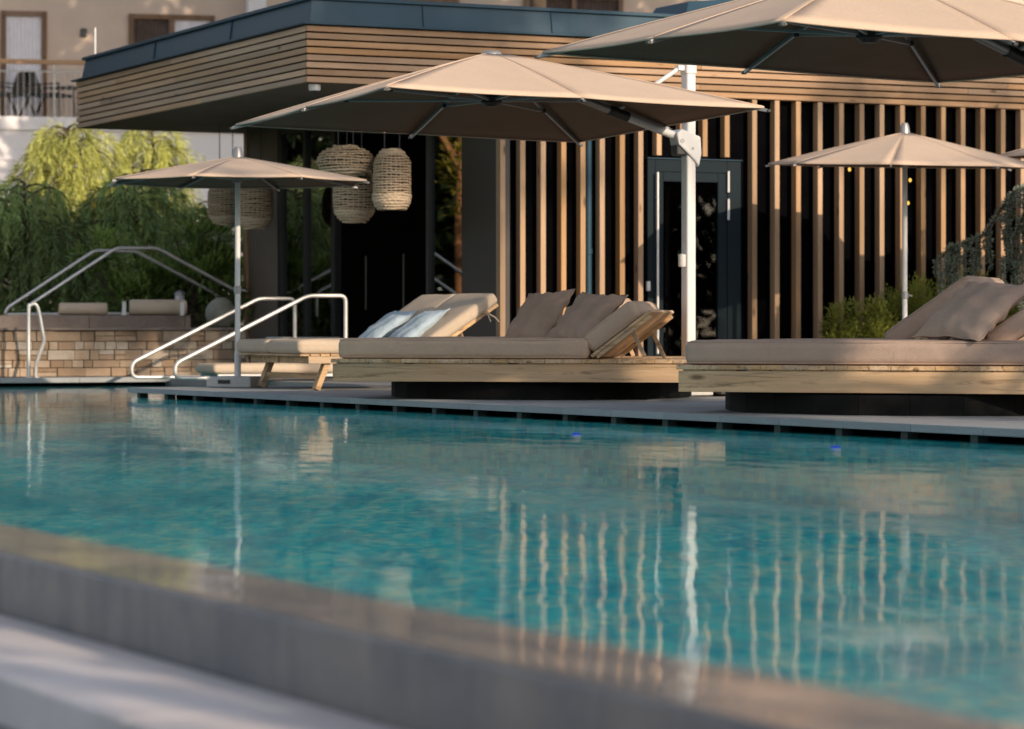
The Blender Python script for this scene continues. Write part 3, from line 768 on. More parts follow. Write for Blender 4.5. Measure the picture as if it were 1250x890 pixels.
# ------------------------------------------------------------------ round parasols
def parasol(x, y, rr_, zr, zap, label, tilt=(0, 0), clampz=0.9):
    t = thing('parasol', label, 'parasol', (x, y, 0), 0, 'small octagonal parasols on white poles')
    n = 8; off = R(-13)
    ap = Vector((0, 0, zap)); tips = []
    for i in range(8):
        a = off - i * PI / 4
        p = Vector((rr_ * math.cos(a), rr_ * math.sin(a), zr)); p.z += tilt[0] * p.x + tilt[1] * p.y; tips.append(p)
    b = MB(); hem = MB()
    for i in range(8):
        A, B = tips[i], tips[(i + 1) % 8]; vs = []; fs = []
        for r_ in range(n + 1):
            f = 0.03 + 0.97 * r_ / n
            for c_ in range(n + 1):
                g_ = c_ / n; P = ap.lerp(A.lerp(B, g_), f); bow = 4 * g_ * (1 - g_)
                P.z += 0.006 * math.sin(PI * f) - 0.012 * bow * f
                P += (ap - P).normalized() * 0.03 * bow * f ** 6
                vs.append(P)
        for r_ in range(n):
            for c_ in range(n):
                a = r_ * (n + 1) + c_; fs.append((a, a + 1, a + n + 2, a + n + 1))
        b.add(vs, fs, .5)
        hem.tube([vs[n * (n + 1) + c_] + Vector((0, 0, -.004)) for c_ in range(n + 1)], 0.007, 6, tint=.5)
        hem.tube([vs[r_ * (n + 1)] + Vector((0, 0, .002)) for r_ in range(n + 1)], 0.004, 5, tint=.5)
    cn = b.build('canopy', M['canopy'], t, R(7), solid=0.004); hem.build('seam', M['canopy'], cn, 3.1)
    MB().tube([(0, 0, 0.06), (0, 0, zap - .02)], 0.0255, 14).build('pole', M['alu'], t, SM)
    MB().lathe([(0.001, -.03), (0.055, -.03), (0.05, 0.01), (0.042, .06), (0.03, .09), (0.001, .095)], 14, (0, 0, zap)).build('finial', M['greyalu'], t, SM)
    hubz = zr + 0.02
    MB().lathe([(0.027, -.03), (0.05, -.03), (0.05, .04), (0.027, .04)], 14, (0, 0, hubz)).build('hub', M['greyalu'], t, SM)
    for i in range(8):
        top = ap + Vector((0, 0, -.035)); tp = tips[i] + Vector((0, 0, -.02)); d = (tp - top).normalized()
        rb = MB().beam(top + d * .04, tp + d * .03, .014, .018).build('rib', M['greyalu'], t, bevel=0.002)
        mid = top.lerp(tp, .5) + Vector((0, 0, -.014)); h = Vector((0, 0, hubz))
        MB().beam(h + (mid - h).normalized() * .05, mid, .013, .015).build('rib_strut', M['greyalu'], rb, bevel=0.002)
    MB().lathe([(0.026, -.035), (0.036, -.03), (0.036, .03), (0.026, .035)], 12, (0, 0, clampz)).tube([(0.03, 0, clampz), (0.075, 0, clampz - .01)], .01, 8).build('clamp', M['greyalu'], t, SM)
    fs_ = MB(); fs_.m = Matrix.Rotation(R(-18), 4, 'Z')
    fs_.box(-.22, .22, -.22, -.005, .002, .10); fs_.box(-.22, .22, .005, .22, .002, .10)
    base = fs_.build('base_slab', M['concrete'], t, bevel=0.01)
    g_ = MB(); g_.m = Matrix.Rotation(R(-18), 4, 'Z'); g_.box(-.10, .02, -.226, -.2205, .035, .07); g_.build('grip_hole', M['blackpl'], base)
    MB().tube([(0, 0, .10), (0, 0, .32)], .031, 12).build('tube_socket', M['alu'], base, SM)
    return t
parasol(-2.537, 27.5, 1.235, 1.90, 2.13, 'beige octagonal parasol with a straight white pole at the deck corner')
parasol(3.87, 29.3, 1.35, 2.15, 2.475, 'tilted beige octagonal parasol in front of the slatted wall', tilt=(-0.015, 0.045), clampz=0.87)

# ------------------------------------------------------------------ rotating sun beds
def rotM(M_, axis, a): return M_ @ Matrix.Rotation(a, 4, axis)
def sunbed(center, ang, Rb, cloth, label, rear_off, rear_ang, cushion_x=0.64, full=False):
    t = thing('sun_bed', label, 'sun bed', (center[0], center[1], 0), ang, 'double sun beds on round turning bases')
    ZB, ZT, ZM = 0.139, 0.312, 0.468
    hx_, hy_ = 1.355, 1.30
    # black turning base of upright boards
    bs = MB(); n = 26
    for i in range(n):
        a0, a1 = 2 * PI * (i + .004) / n, 2 * PI * (i + .996) / n
        P = [(Rb * math.cos(a0), Rb * math.sin(a0)), (Rb * math.cos(a1), Rb * math.sin(a1)), ((Rb - .03) * math.cos(a1), (Rb - .03) * math.sin(a1)), ((Rb - .03) * math.cos(a0), (Rb - .03) * math.sin(a0))]
        bs.prism(P, 0.004, ZB - .012)
    bs.lathe([(0.001, 0.006), (Rb - .035, .006), (Rb - .035, ZB - .013), (0.001, ZB - .013)], 52)
    bs.build('turning_base', M['blackwood'], t)
    # beams round the platform
    fm = MB()
    fm.box(-hx_, hx_, -hy_, -hy_ + .06, ZB, ZT - .038, .35); fm.box(-hx_, hx_, hy_ - .06, hy_, ZB, ZT - .038, .6)
    for xx in (-hx_ + .001, -0.5, .4, hx_ - .061): fm.box(xx, xx + .06, -hy_ + .061, hy_ - .061, ZB + .002, ZT - .040, random.random())
    x = -hx_ + .03
    while x < hx_ - .1:                                      # packers between beam and boards, leaving short dark gaps
        L = random.uniform(.12, .5); fm.box(x, min(x + L, hx_), -hy_ + .002, -hy_ + .055, ZT - .0375, ZT - .0305, random.random()); x += L + random.choice((.012, .012, .07))
    fm.build('platform_frame', M['platform'], t, bevel=0.005)
    bd = MB(); x = -hx_ - .012; 
    while x < hx_:
        bd.box(x + .0008, min(x + .1392, hx_ + .012), -hy_ - .012 + random.uniform(-.004, .004), hy_ + .012, ZT - .03, ZT - .001 + random.uniform(-.001, .001), random.random()); x += .14
    bd.build('platform_boards', M['platform_y'], t, bevel=0.003)
    def backrest(xh, y0, y1, an, L, cl):
        H = Matrix.Translation((xh, 0, (ZM - .12) if full else (ZT + .012))) @ Matrix.Rotation(-an, 4, 'Y')
        pl = MB(); pl.m = H; y = y0
        while y < y1 - .02: pl.box(0, L, y + .003, min(y + .10, y1) - .003, 0, .024, random.random()); y += .10
        pl.box(.03, L - .03, y0 + .01, y0 + .05, -.03, -.001); pl.box(.03, L - .03, y1 - .05, y1 - .01, -.03, -.001)
        bk = pl.build('backrest', M['platform'], t, bevel=0.003)
        cm = MB(); cm.m = H; cm.rbox(L - .09, y1 - y0 - .03, .150, .045, Matrix.Translation(((L - .09) / 2 + .015, (y0 + y1) / 2, .024 + .078)), 10, .012, .003, seed=int(xh * 100))
        cu = cm.build('back_cushion', cl, t, 3.1)
        pg = MB(); pg.m = H; pg.piping(L - .09, y1 - y0 - .03, .150, Matrix.Translation(((L - .09) / 2 + .015, (y0 + y1) / 2, .024 + .078))).build('piping', cl, cu, 3.1)
        top = H @ Vector((L * .62, 0, -.02))
        for yy in (y0 + .09, y1 - .09): MB().beam((top.x, yy, top.z), (top.x + .10, yy, ZM if full else ZT), .018, .03).build('prop', M['platform'], bk, bevel=0.002)
        return H
    # mattress halves
    for ym, xe, sd in ((-.645, hx_ - .01 if full else cushion_x, 1), (.625, hx_ - .01 if full else cushion_x + rear_off, 2)):
        mt = MB().rbox(xe + hx_ - .03, 1.26, ZM - ZT, .045, Matrix.Translation(((xe - hx_ + .03) / 2, ym, (ZM + ZT) / 2)), 14, .006, .003, seed=sd).build('mattress', cloth, t, 3.1)
        MB().piping(xe + hx_ - .03, 1.26, ZM - ZT, Matrix.Translation(((xe - hx_ + .03) / 2, ym, (ZM + ZT) / 2))).build('piping', cloth, mt, 3.1)
    if full:
        H1 = backrest(cushion_x + .30, -1.08, -.02, R(32), .85, cloth); H2 = backrest(cushion_x + rear_off, .01, 1.25, rear_ang, .80, cloth)
    else:
        H1 = backrest(cushion_x + .03, -1.27, -.28, R(37), .57, cloth); H2 = backrest(cushion_x + .03 + rear_off, .01, 1.25, rear_ang, .70, cloth)
    return t, H1, H2
LBA = R(-13)
lb_mid = Vector((-0.056, 22.5, 0)); dB = Vector((math.cos(LBA), math.sin(LBA), 0)); nB = Vector((-dB.y, dB.x, 0))
bed1, H1, H2 = sunbed(lb_mid + nB * 1.30, LBA, 1.20, M['taupe'], 'left sun bed, taupe mattress on a pale timber platform with a round black base', -0.62, R(32))
def pillow_on(bed, H, size, th, offx, y, mat, label, seed, group, lean=0.0, roll=0.0, lift=0.0, wr=.014):
    base = bed.matrix_world if False else (Matrix.Translation(bed.location) @ Matrix.Rotation(bed.rotation_euler[2], 4, 'Z'))
    Mx = base @ H @ Matrix.Translation((offx, y, .024 + .158 + th * .40 + lift)) @ Matrix.Rotation(lean, 4, 'Y') @ Matrix.Rotation(roll, 4, 'Z')
    b = MB().pillow(size[0], size[1], th, Matrix.Identity(4), seed, wr)
    o = b.build('throw_pillow', mat, None, 3.1); o.matrix_world = Mx
    tag(o, label, 'pillow', group)
    pp = MB(); pts = []
    for k in range(48):
        tt = k / 48 * 4; e = int(tt); q = -1 + 2 * (tt - e)
        a, c = ((q, -1), (1, q), (-q, 1), (-1, -q))[e]
        pin = 1 - 0.11 * (1 - abs(a) ** 2) * abs(c) ** 3; pin2 = 1 - 0.11 * (1 - abs(c) ** 2) * abs(a) ** 3
        pts.append((a * size[0] / 2 * pin2, c * size[1] / 2 * pin, .006 * math.sin(k * 1.3)))
    pts.append(pts[0]); pp.tube(pts, .006, 5, False, .5).build('piping', mat, o, 3.1)
    return o
def pillow_at(c, az, beta, size, th, mat, label, seed, group, twist=0.0):
    h = Vector((math.cos(az), math.sin(az), 0)); upv = Vector((-h.y, h.x, 0)) * math.cos(beta) + Vector((0, 0, math.sin(beta))); nn = h.cross(upv)
    B = Matrix((h, upv, nn)).transposed().to_4x4(); B.translation = c
    keep = Matrix.Identity(4)
    class Q: location = Vector((0, 0, 0)); rotation_euler = (0, 0, 0)
    o = pillow_on(Q, B @ Matrix.Rotation(twist, 4, 'Z') @ Matrix.Translation((0, 0, -(.024 + .158 + th * .40))), size, th, 0, 0, mat, label, seed, group, wr=.030)
    return o
pillow_at(at(714, 390, 22.75), R(-47), R(45), (.52, .56), .17, M['taupe_dark'], 'crumpled brown pillow on the left sun bed, nearer and right one of its two', 3, 'brown throw pillows', R(-4))
pillow_at(at(655, 389, 23.35), R(-50), R(50), (.52, .56), .17, M['taupe_dark'], 'crumpled brown pillow on the left sun bed, farther and left one of its two', 4, 'brown throw pillows', R(5))
RBA = R(-20)
rb_mid = Vector((2.34, 18.6, 0)); dR = Vector((math.cos(RBA), math.sin(RBA), 0)); nR = Vector((-dR.y, dR.x, 0))
bed2, G1, G2 = sunbed(rb_mid + nR * 1.30 + Vector((.0, 0, 0)), RBA, 1.36, M['mauve'], 'right sun bed, greyish mattress on timber platform cut off by the picture edge', -0.58, R(35), 0.33, True)
pillow_at(at(1189, 380, 18.75), R(-50), R(36), (.58, .60), .17, M['mauve'], 'greyish brown pillow with seamed edge leaning at the front of the right sun bed', 5, 'brown throw pillows', R(-4))

# ------------------------------------------------------------------ double lounger with cream cushions (long axis along v)
dl = thing('double_lounger', 'low timber double lounger with cream cushions and two raised backrests', 'lounger', (-2.2, 26.6, 0), AB)
f_ = MB()
for yy in (-.78, -.03, .72): f_.box(.10, 2.0, yy, yy + .06, .235, .30, random.random())
for xx in (.12, 1.22, 1.9): f_.box(xx, xx + .06, -.72, .72, .236, .299, random.random())
f_.build('frame', M['platform'], dl, bevel=0.004)
sl = MB(); x = .02
while x < 1.22: sl.box(x, x + .085, -.79, .79, .301, .318, random.random()); x += .095
sl.build('slats', M['platform_y'], dl, bevel=0.003)
for xx in (.30, 1.75):
    for yy in (-.70, .66):
        MB().beam((xx - .10, yy, .006), (xx + .02, yy, .30), .05, .09, up=(0, 1, 0)).build('leg', M['platform'], dl, bevel=0.004)
    MB().box(xx - .06, xx - .02, -.66, .63, .10, .145).build('stretcher', M['platform_y'], dl, bevel=0.004)
for yy in (-.40, .40):
    MB().rbox(1.25, .79, .125, .045, Matrix.Translation((.625, yy, .318 + .0635)), 10, .010, .003, seed=int(yy * 10)).build('mattress', M['cream'], dl, 3.1)
HL = Matrix.Translation((1.27, 0, .31)) @ Matrix.Rotation(-R(33), 4, 'Y')
for yy in (-.40, .40):
    p_ = MB(); p_.m = HL; p_.box(0, .80, yy - .37, yy - .31, 0, .03); p_.box(0, .80, yy + .31, yy + .37, 0, .03)
    for k in range(6): p_.box(.02 + k * .13, .10 + k * .13, yy - .309, yy + .309, .004, .026, random.random())
    bk = p_.build('backrest', M['platform'], dl, bevel=0.003)
    c_ = MB(); c_.m = HL; c_.rbox(.80, .79, .11, .04, Matrix.Translation((.42, yy, .03 + .056)), 10, .010, .003, seed=20 + int(yy * 10)); c_.build('back_cushion', M['cream'], dl, 3.1)
    tp = HL @ Vector((.5, yy, 0)); MB().beam((tp.x, yy, tp.z), (tp.x + .12, yy, .30), .02, .035).build('prop', M['platform'], bk)
rb_ = MB(); rb_.m = HL
rb_.tube([(.66, -.80, .04), (.66, -.815, .0), (.69, -.82, -.05), (.70, -.825, -.11)], .006, 5).tube([(.66, -.80, .04), (.64, -.82, -.02), (.63, -.825, -.06)], .006, 5)
rb_.build('tie_ribbon', M['cream'], dl, 3.1)
bl1 = pillow_on(dl, HL, (.62, .50), .13, .12, .36, M['sky_blue'], 'pale blue pillow on the cream lounger, farther and left one of the pair', 6, 'pale blue pillows', lift=-.055, lean=R(-3))
bl2 = pillow_on(dl, HL, (.62, .50), .13, .12, -.36, M['sky_blue'], 'pale blue pillow on the cream lounger, nearer and right one of the pair', 7, 'pale blue pillows', lift=-.055, lean=R(-3), roll=R(5))

# low cushion lounger lying behind the parasol foot
lc = thing('low_lounger', 'low cream cushion on short white feet behind the parasol base', 'lounger', (-2.15, 31.3, 0), AB)
MB().rbox(1.5, .6, .10, .04, Matrix.Translation((-.4, 0, .125)), 8, .01, .003, seed=31).build('mattress', M['cream'], lc, 3.1)
lf = MB(); lf.box(-1.1, .32, -.28, -.24, .04, .07); lf.box(-1.1, .32, .24, .28, .04, .07)
for xx in (-.9, .25):
    lf.box(xx, xx + .03, -.235, .235, .041, .069)
lf.build('frame', M['alu'], lc, bevel=0.003)
for xx in (-.9, .25):
    for yy in (-.26, .26): MB().box(xx, xx + .03, yy - .015, yy + .015, -.004, .04).build('leg', M['alu'], lc)

# ------------------------------------------------------------------ steel rails
def rail_path(pix, P, d, r_fillet=0.05):
    pts = [onplane(a, b_, P, d)[0] for a, b_ in pix]
    out = [pts[0]]
    for i in range(1, len(pts) - 1):
        p0, p1, p2 = pts[i - 1], pts[i], pts[i + 1]
        d0 = (p0 - p1); d1 = (p2 - p1); q = min(r_fillet, d0.length * .45, d1.length * .45)
        a_ = p1 + d0.normalized() * q; c_ = p1 + d1.normalized() * q
        for k in range(6):
            f = k / 5; out.append(a_.lerp(p1, f).lerp(p1.lerp(c_, f), f))
    out.append(pts[-1]); return out
vd = (v.x, v.y)
def rail(label, pix, P, group, r=.021, fl=.07, extra=None):
    pts = rail_path(pix, P, vd, fl); base = Vector((pts[0].x, pts[0].y, 0))
    b = MB().tube([p - base for p in pts], r, 12)
    if extra: b.tube([p - base for p in rail_path(extra, P, vd, fl)], r, 12)
    o = b.build('handrail', M['steel'], None, SM); o.location = base; tag(o, label, 'handrail', group); return o
rail('steel pool stair rail running behind the parasol pole, nearer of the two', [(422, 463), (422, 361), (376, 361), (214, 444), (214, 461.5), (345, 461.5)], (-3.45, 30.5), 'steel rails of the pool stairs')
rail('steel pool stair rail starting farther left, behind the nearer one', [(360, 459.5), (360, 364.5), (316, 364.5), (161, 443), (161, 460.5), (340, 460)], (-4.07, 31.8), 'steel rails of the pool stairs')
rail('arched steel rail over the raised basin, its loop end reaching farthest left', [(160, 383), (6, 384), (9, 376), (116, 306), (166, 307), (266, 360), (266, 386)], (-6.0, 35.3), 'arched rails over the raised basin')
rail('arched steel rail over the raised basin, the nearer one ending by the parasol pole', [(36, 386), (34, 374), (142, 303), (192, 303), (292, 357), (292, 386)], (-5.4, 34.55), 'arched rails over the raised basin')
ld = thing('pool_grab_rail', 'bent steel grab rail standing upright at the far pool edge', 'handrail', (at(37, 461, 32.6).x, 32.6, 0), 0)
zz = lambda py, Y=32.6: CAM_H + (HZ - py) * Y / FPX
px0 = at(37, 461, 32.6).x
X_ = lambda px: ray(px) * 32.6 - px0
cur = [(35, 461.5), (35, 380), (36.5, 373.5), (40, 371), (44, 373), (47, 382), (51, 405), (52.3, 413), (51, 421), (45, 437), (42, 447), (41.3, 461.5)]
pts = [Vector((X_(a), .12 * i / 11, zz(b_))) for i, (a, b_) in enumerate(cur)]
sm = []
for i in range(len(pts) - 1):
    p0 = pts[max(0, i - 1)]; p1 = pts[i]; p2 = pts[i + 1]; p3 = pts[min(len(pts) - 1, i + 2)]
    for k in range(6):
        q = k / 6; sm.append(0.5 * ((2 * p1) + (p2 - p0) * q + (2 * p0 - 5 * p1 + 4 * p2 - p3) * q * q + (3 * p1 - p0 - 3 * p2 + p3) * q ** 3))
sm.append(pts[-1])
MB().tube(sm, .021, 12).build('tube', M['steel'], ld, SM)
for p in (pts[0], pts[-1]): MB().lathe([(.021, 0), (.05, 0), (.05, .01), (.021, .014)], 16, (p.x, p.y, 0)).build('floor_flange', M['steel'], ld, SM)

# ------------------------------------------------------------------ rolled cushions, boulder, lantern on the raised bed
def roll(px0_, px1_, py0_, py1_, Y, label):
    a = at(px0_, py1_, Y); c = at(px1_, py1_, Y); rad = (py1_ - py0_) / 2 * Y / FPX; L = (c.x - a.x) / math.cos(R(10))
    t = thing('rolled_cushion', label, 'cushion', (a.x, Y, .695), R(10), 'rolled cushions on the raised basin edge')
    b = MB(); n = 40; turns = 3.2; prof = []
    for k in range(n + 1):
        f = k / n; rr_ = rad * (.25 + .75 * f); an = turns * 2 * PI * f; prof.append((rr_ * math.cos(an), rr_ * math.sin(an)))
    b.m = Matrix.Translation((0, 0, rad)) 
    b.tube([(0, 0, 0), (.02, 0, 0), (L - .02, 0, 0), (L, 0, 0)], [rad * .9, rad, rad, rad * .9], 24, True, .5)
    b.build('cover', M['cream'], t, SM)
    s_ = MB(); s_.m = Matrix.Translation((0, 0, rad))
    s_.tube([(L + .002, p[0] * .92, p[1] * .92) for p in prof], .006, 5, True, .2).build('rolled_edge', M['taupe_dark'], t, 3.1)
roll(72, 129, 371, 386, 34.15, 'slim rolled beige cushion on the basin edge, left one of the two')
roll(158, 226, 366, 385, 34.25, 'thicker rolled beige cushion on the basin edge beside the lantern')
for px, lab in ((151.5, 'small white marker post between the two rolled cushions'), (222.5, 'small white marker post right of the thicker rolled cushion')):
    p = at(px, 385, 34.05); t = thing('marker_post', lab, 'post', (p.x, p.y, .69), .2)
    MB().box(-.022, .022, -.015, .015, 0, .155).build('body', M['alu'], t, bevel=0.004); MB().box(-.026, .026, -.019, .019, .156, .166).build('cap', M['greyalu'], t)
bo = MB(); bo.lathe([(0.02, 0.0)] + [(0.175 * (math.sin(PI * (f * .9 + .1)) ** .5) * (1.0 if f < .7 else 1.0), .36 * f) for f in np.linspace(.02, .96, 12)] + [(.03, .355)], 22)
bo.V = [(x * (1 + .08 * math.sin(5 * z + 3 * x) + .05 * math.sin(9 * y)), y * (1 + .07 * math.sin(7 * z)), z * (1 + .05 * math.sin(6 * x))) for x, y, z in bo.V]
bo_o = bo.build('boulder', M['boulder'], None, 3.1); p = at(269, 398, 35.0); bo_o.location = (p.x, p.y, .55); tag(bo_o, 'pale rounded boulder at the end of the raised stone bed', 'boulder')
p = at(219.5, 384, 36.0); ln = thing('garden_lantern', 'small grey garden lantern among the shrubs behind the rolled cushion', 'lantern', (p.x, p.y, .50), 0)
MB().lathe([(.03, 0), (.03, .30), (.05, .32), (.05, .34)], 14).build('post', M['greyalu'], ln, SM)
MB().lathe([(.055, .341), (.06, .36), (.06, .43), (.055, .44)], 14).build('glass_shade', M['curtain'], ln, SM)
MB().lathe([(.075, .441), (.07, .47), (.02, .50), (.001, .505)], 14).build('cap', M['greyalu'], ln, SM)

# ------------------------------------------------------------------ foliage machinery
def leaf_object(name, mat, parent, P, D, N, L, W, T):
    P = np.asarray(P); D = np.asarray(D); N = np.asarray(N); L = np.asarray(L)[:, None]; W = np.asarray(W)[:, None]
    D = D / (np.linalg.norm(D, axis=1, keepdims=True) + 1e-9)
    S = np.cross(D, N); S /= (np.linalg.norm(S, axis=1, keepdims=True) + 1e-9)
    U_ = np.cross(S, D)
    v0 = P; v1 = P + D * L * .45 + S * W * .5 + U_ * W * .12; v2 = P + D * L; v3 = P + D * L * .45 - S * W * .5 + U_ * W * .12
    n = len(P); V = np.stack([v0, v1, v2, v3], 1).reshape(-1, 3)
    me = bpy.data.meshes.new(name); me.vertices.add(4 * n); me.vertices.foreach_set('co', V.astype(np.float32).ravel())
    me.loops.add(4 * n); me.loops.foreach_set('vertex_index', np.arange(4 * n, dtype=np.int32))
    me.polygons.add(n); me.polygons.foreach_set('loop_start', np.arange(0, 4 * n, 4, dtype=np.int32)); me.polygons.foreach_set('loop_total', np.full(n, 4, dtype=np.int32))
    me.update(calc_edges=True)
    a = me.attributes.new('tint', 'FLOAT', 'FACE'); a.data.foreach_set('value', np.clip(np.asarray(T, dtype=np.float32), 0, 1))
    me.materials.append(mat)
    o = bpy.data.objects.new(name, me); col.objects.link(o); o.parent = parent
    return o
def unit(n): 
    a = rng.normal(size=(n, 3)); return a / np.linalg.norm(a, axis=1, keepdims=True)

def weeping(name, label, loc, H, Rad, mat, nbr, seed, cat='tree', group=None, strand=(.3, .8), tint_top=None, hang=8, lean=0.0, needle=.115, z_low=.1):
    rr = random.Random(seed); t = thing(name, label, cat, loc, rr.uniform(0, 6), group)
    tr = MB(); tr.tube([(0, 0, -.1), (.04, .02, H * .35), (-.05, .04, H * .7), (.0, .0, H * .96)], [.09, .075, .05, .015], 10)
    P = []; D = []; N = []; L = []; W = []; T = []
    for i in range(nbr):
        f = (i + .5) / nbr; h = H * (z_low + (1 - z_low) * f ** .85); az = i * 2.399 + rr.uniform(-.4, .4)
        reach = Rad * (1.12 - .75 * f ** 1.6) * rr.uniform(.65, 1.1)
        o = Vector((math.cos(az), math.sin(az), 0)); pts = []
        up = rr.uniform(.12, .35) * reach
        for k in range(8):
            q = k / 7; pts.append(Vector((0, 0, h)) + o * (reach * q) + Vector((0, 0, up * math.sin(q * 2.2) - .35 * reach * q ** 3)))
        tr.tube(pts, [.02 * (1 - .8 * k / 7) for k in range(8)], 5)
        btint = rr.uniform(-.32, .28)
        for hgi in range(hang):
            q = .22 + .78 * (hgi + rr.random()) / hang; fi = q * 7; k = min(6, int(fi)); base = pts[k].lerp(pts[k + 1], fi - k)
            for s_ in range(1 if q < .9 else 4):
                sl_ = rr.uniform(*strand) * (.6 + .5 * (1 - abs(q - .6)))
                out = (o * rr.uniform(.1, .9) + Vector((rr.uniform(-.7, .7), rr.uniform(-.7, .7), rr.uniform(-.1, .25)))).normalized()
                m_ = int(sl_ / .042); p = base.copy(); d = out
                for j in range(m_):
                    d = (d + Vector((0, 0, -.26))).normalized(); p = p + d * .042
                    side = d.cross(Vector((rr.uniform(-1, 1), rr.uniform(-1, 1), .3))).normalized()
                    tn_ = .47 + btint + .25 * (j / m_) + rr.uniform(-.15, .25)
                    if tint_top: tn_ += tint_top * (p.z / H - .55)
                    for sg in (1, -1):
                        P.append(p); D.append(side * sg * .55 + d * .9 + Vector((0, 0, -.1))); N.append((rr.uniform(-1, 1), rr.uniform(-1, 1), .6)); L.append(needle * rr.uniform(.7, 1.4)); W.append(.0125 * rr.uniform(.7, 1.3) * needle / .085); T.append(tn_)
    tr.build('trunk', M['bark'], t, SM)
    leaf_object('crown', mat, t, P, D, N, L, W, T)
    return t

def leafy(name, label, loc, lobes, mat, n, leaf, seed, cat='shrub', group=None, wid=.45, trunk=True, up=.3, trunk_mat='bark', H=None, sub=26, elong=1.0, gaps=()):
    rs = np.random.default_rng(seed); rr = random.Random(seed)
    t = thing(name, label, cat, loc, 0, group)
    tr = MB()
    P = []; T = []; D = []
    vol = np.array([l[3] * l[4] * l[5] for l in lobes]); cnt = (n * vol / vol.sum()).astype(int)
    for (cx, cy, cz, rx, ry, rz), k in zip(lobes, cnt):
        # clumps inside each lobe leave gaps between them
        ncl = sub; cd = unit(ncl) * (rs.random((ncl, 1)) ** .45); cc = cd * np.array([rx, ry, rz]) * .92 + np.array([cx, cy, cz]); cr = rs.uniform(.16, .34, ncl)
        ct = rs.uniform(-.22, .22, ncl)
        pick = rs.integers(0, ncl, k); dd = unit(k) * (rs.random((k, 1)) ** .4)
        p = cc[pick] + dd * cr[pick][:, None] * np.array([rx, ry, rz])
        P.append(p); D.append(dd * .8 + cd[pick] * .7 + np.array([0, 0, up]) + unit(k) * .5)
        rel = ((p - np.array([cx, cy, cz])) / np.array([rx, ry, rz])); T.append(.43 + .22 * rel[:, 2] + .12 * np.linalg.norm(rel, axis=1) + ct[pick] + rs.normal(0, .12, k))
        if trunk:
            for q in range(4):
                e = cc[rr.randrange(ncl)]; tr.tube([(loc_ * .0 if False else 0, 0, 0) if q == 0 else (rr.uniform(-.05, .05), rr.uniform(-.05, .05), 0), (cx * .4, cy * .4, cz * .45), tuple(e)], [.05, .035, .01], 6)
    P = np.concatenate(P); D = np.concatenate(D); T = np.concatenate(T)
    for q, d_, r_ in gaps:                                   # openings cut through the crown so sun patches get through
        w = P + np.array(loc) - np.array(q); w = w - np.outer(w @ np.array(d_), np.array(d_)); kp = np.linalg.norm(w, axis=1) > r_
        P, D, T = P[kp], D[kp], T[kp]
    k = len(P)
    N = unit(k) * .5 + np.array([0, 0, 1.0])
    L = leaf * rs.uniform(.7, 1.35, k) * elong; W = leaf * wid * rs.uniform(.75, 1.25, k)
    if trunk: tr.build('trunk', M[trunk_mat], t, SM)
    leaf_object('crown', mat, t, P, D, N, L, W, T)
    return t
loc_ = 0

# background garden on the left
GZ = .48
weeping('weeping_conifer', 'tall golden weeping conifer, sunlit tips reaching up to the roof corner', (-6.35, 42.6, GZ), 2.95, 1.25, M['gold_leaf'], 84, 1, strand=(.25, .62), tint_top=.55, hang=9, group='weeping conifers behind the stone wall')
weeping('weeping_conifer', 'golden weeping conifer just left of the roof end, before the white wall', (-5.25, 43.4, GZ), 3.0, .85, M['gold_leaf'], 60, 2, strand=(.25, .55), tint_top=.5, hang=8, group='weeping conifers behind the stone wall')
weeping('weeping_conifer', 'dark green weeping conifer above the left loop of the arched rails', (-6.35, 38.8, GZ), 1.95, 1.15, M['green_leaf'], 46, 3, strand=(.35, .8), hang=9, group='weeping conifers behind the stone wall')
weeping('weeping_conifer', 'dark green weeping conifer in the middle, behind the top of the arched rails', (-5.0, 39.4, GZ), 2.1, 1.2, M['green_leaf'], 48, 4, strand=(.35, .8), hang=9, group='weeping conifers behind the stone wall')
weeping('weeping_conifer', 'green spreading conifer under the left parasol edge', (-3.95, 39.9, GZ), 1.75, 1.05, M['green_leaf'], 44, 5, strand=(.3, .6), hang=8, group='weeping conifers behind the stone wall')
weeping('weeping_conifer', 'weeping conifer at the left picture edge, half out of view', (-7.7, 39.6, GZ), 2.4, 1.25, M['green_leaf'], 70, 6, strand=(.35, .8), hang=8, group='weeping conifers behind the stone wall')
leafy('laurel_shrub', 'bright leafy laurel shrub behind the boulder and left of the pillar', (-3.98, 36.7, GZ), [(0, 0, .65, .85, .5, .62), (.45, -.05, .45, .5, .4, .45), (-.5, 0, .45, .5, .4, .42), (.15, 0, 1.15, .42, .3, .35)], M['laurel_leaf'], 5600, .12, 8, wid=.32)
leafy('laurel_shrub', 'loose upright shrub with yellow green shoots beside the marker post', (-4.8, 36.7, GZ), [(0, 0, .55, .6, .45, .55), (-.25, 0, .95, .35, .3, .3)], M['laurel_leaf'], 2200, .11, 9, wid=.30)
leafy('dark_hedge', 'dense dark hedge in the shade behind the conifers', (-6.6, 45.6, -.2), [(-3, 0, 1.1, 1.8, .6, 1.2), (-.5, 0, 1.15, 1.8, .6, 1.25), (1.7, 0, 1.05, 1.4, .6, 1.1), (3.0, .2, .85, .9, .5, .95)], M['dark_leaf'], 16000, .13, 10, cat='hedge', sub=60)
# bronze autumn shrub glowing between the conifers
leafy('yellow_shrub', 'small shrub with yellow autumn leaves glowing between the conifers', (-5.55, 41.0, GZ), [(0, 0, 1.5, .7, .4, .5), (.5, 0, 1.2, .45, .3, .35)], M['autumn_leaf'], 900, .09, 12, wid=.6)

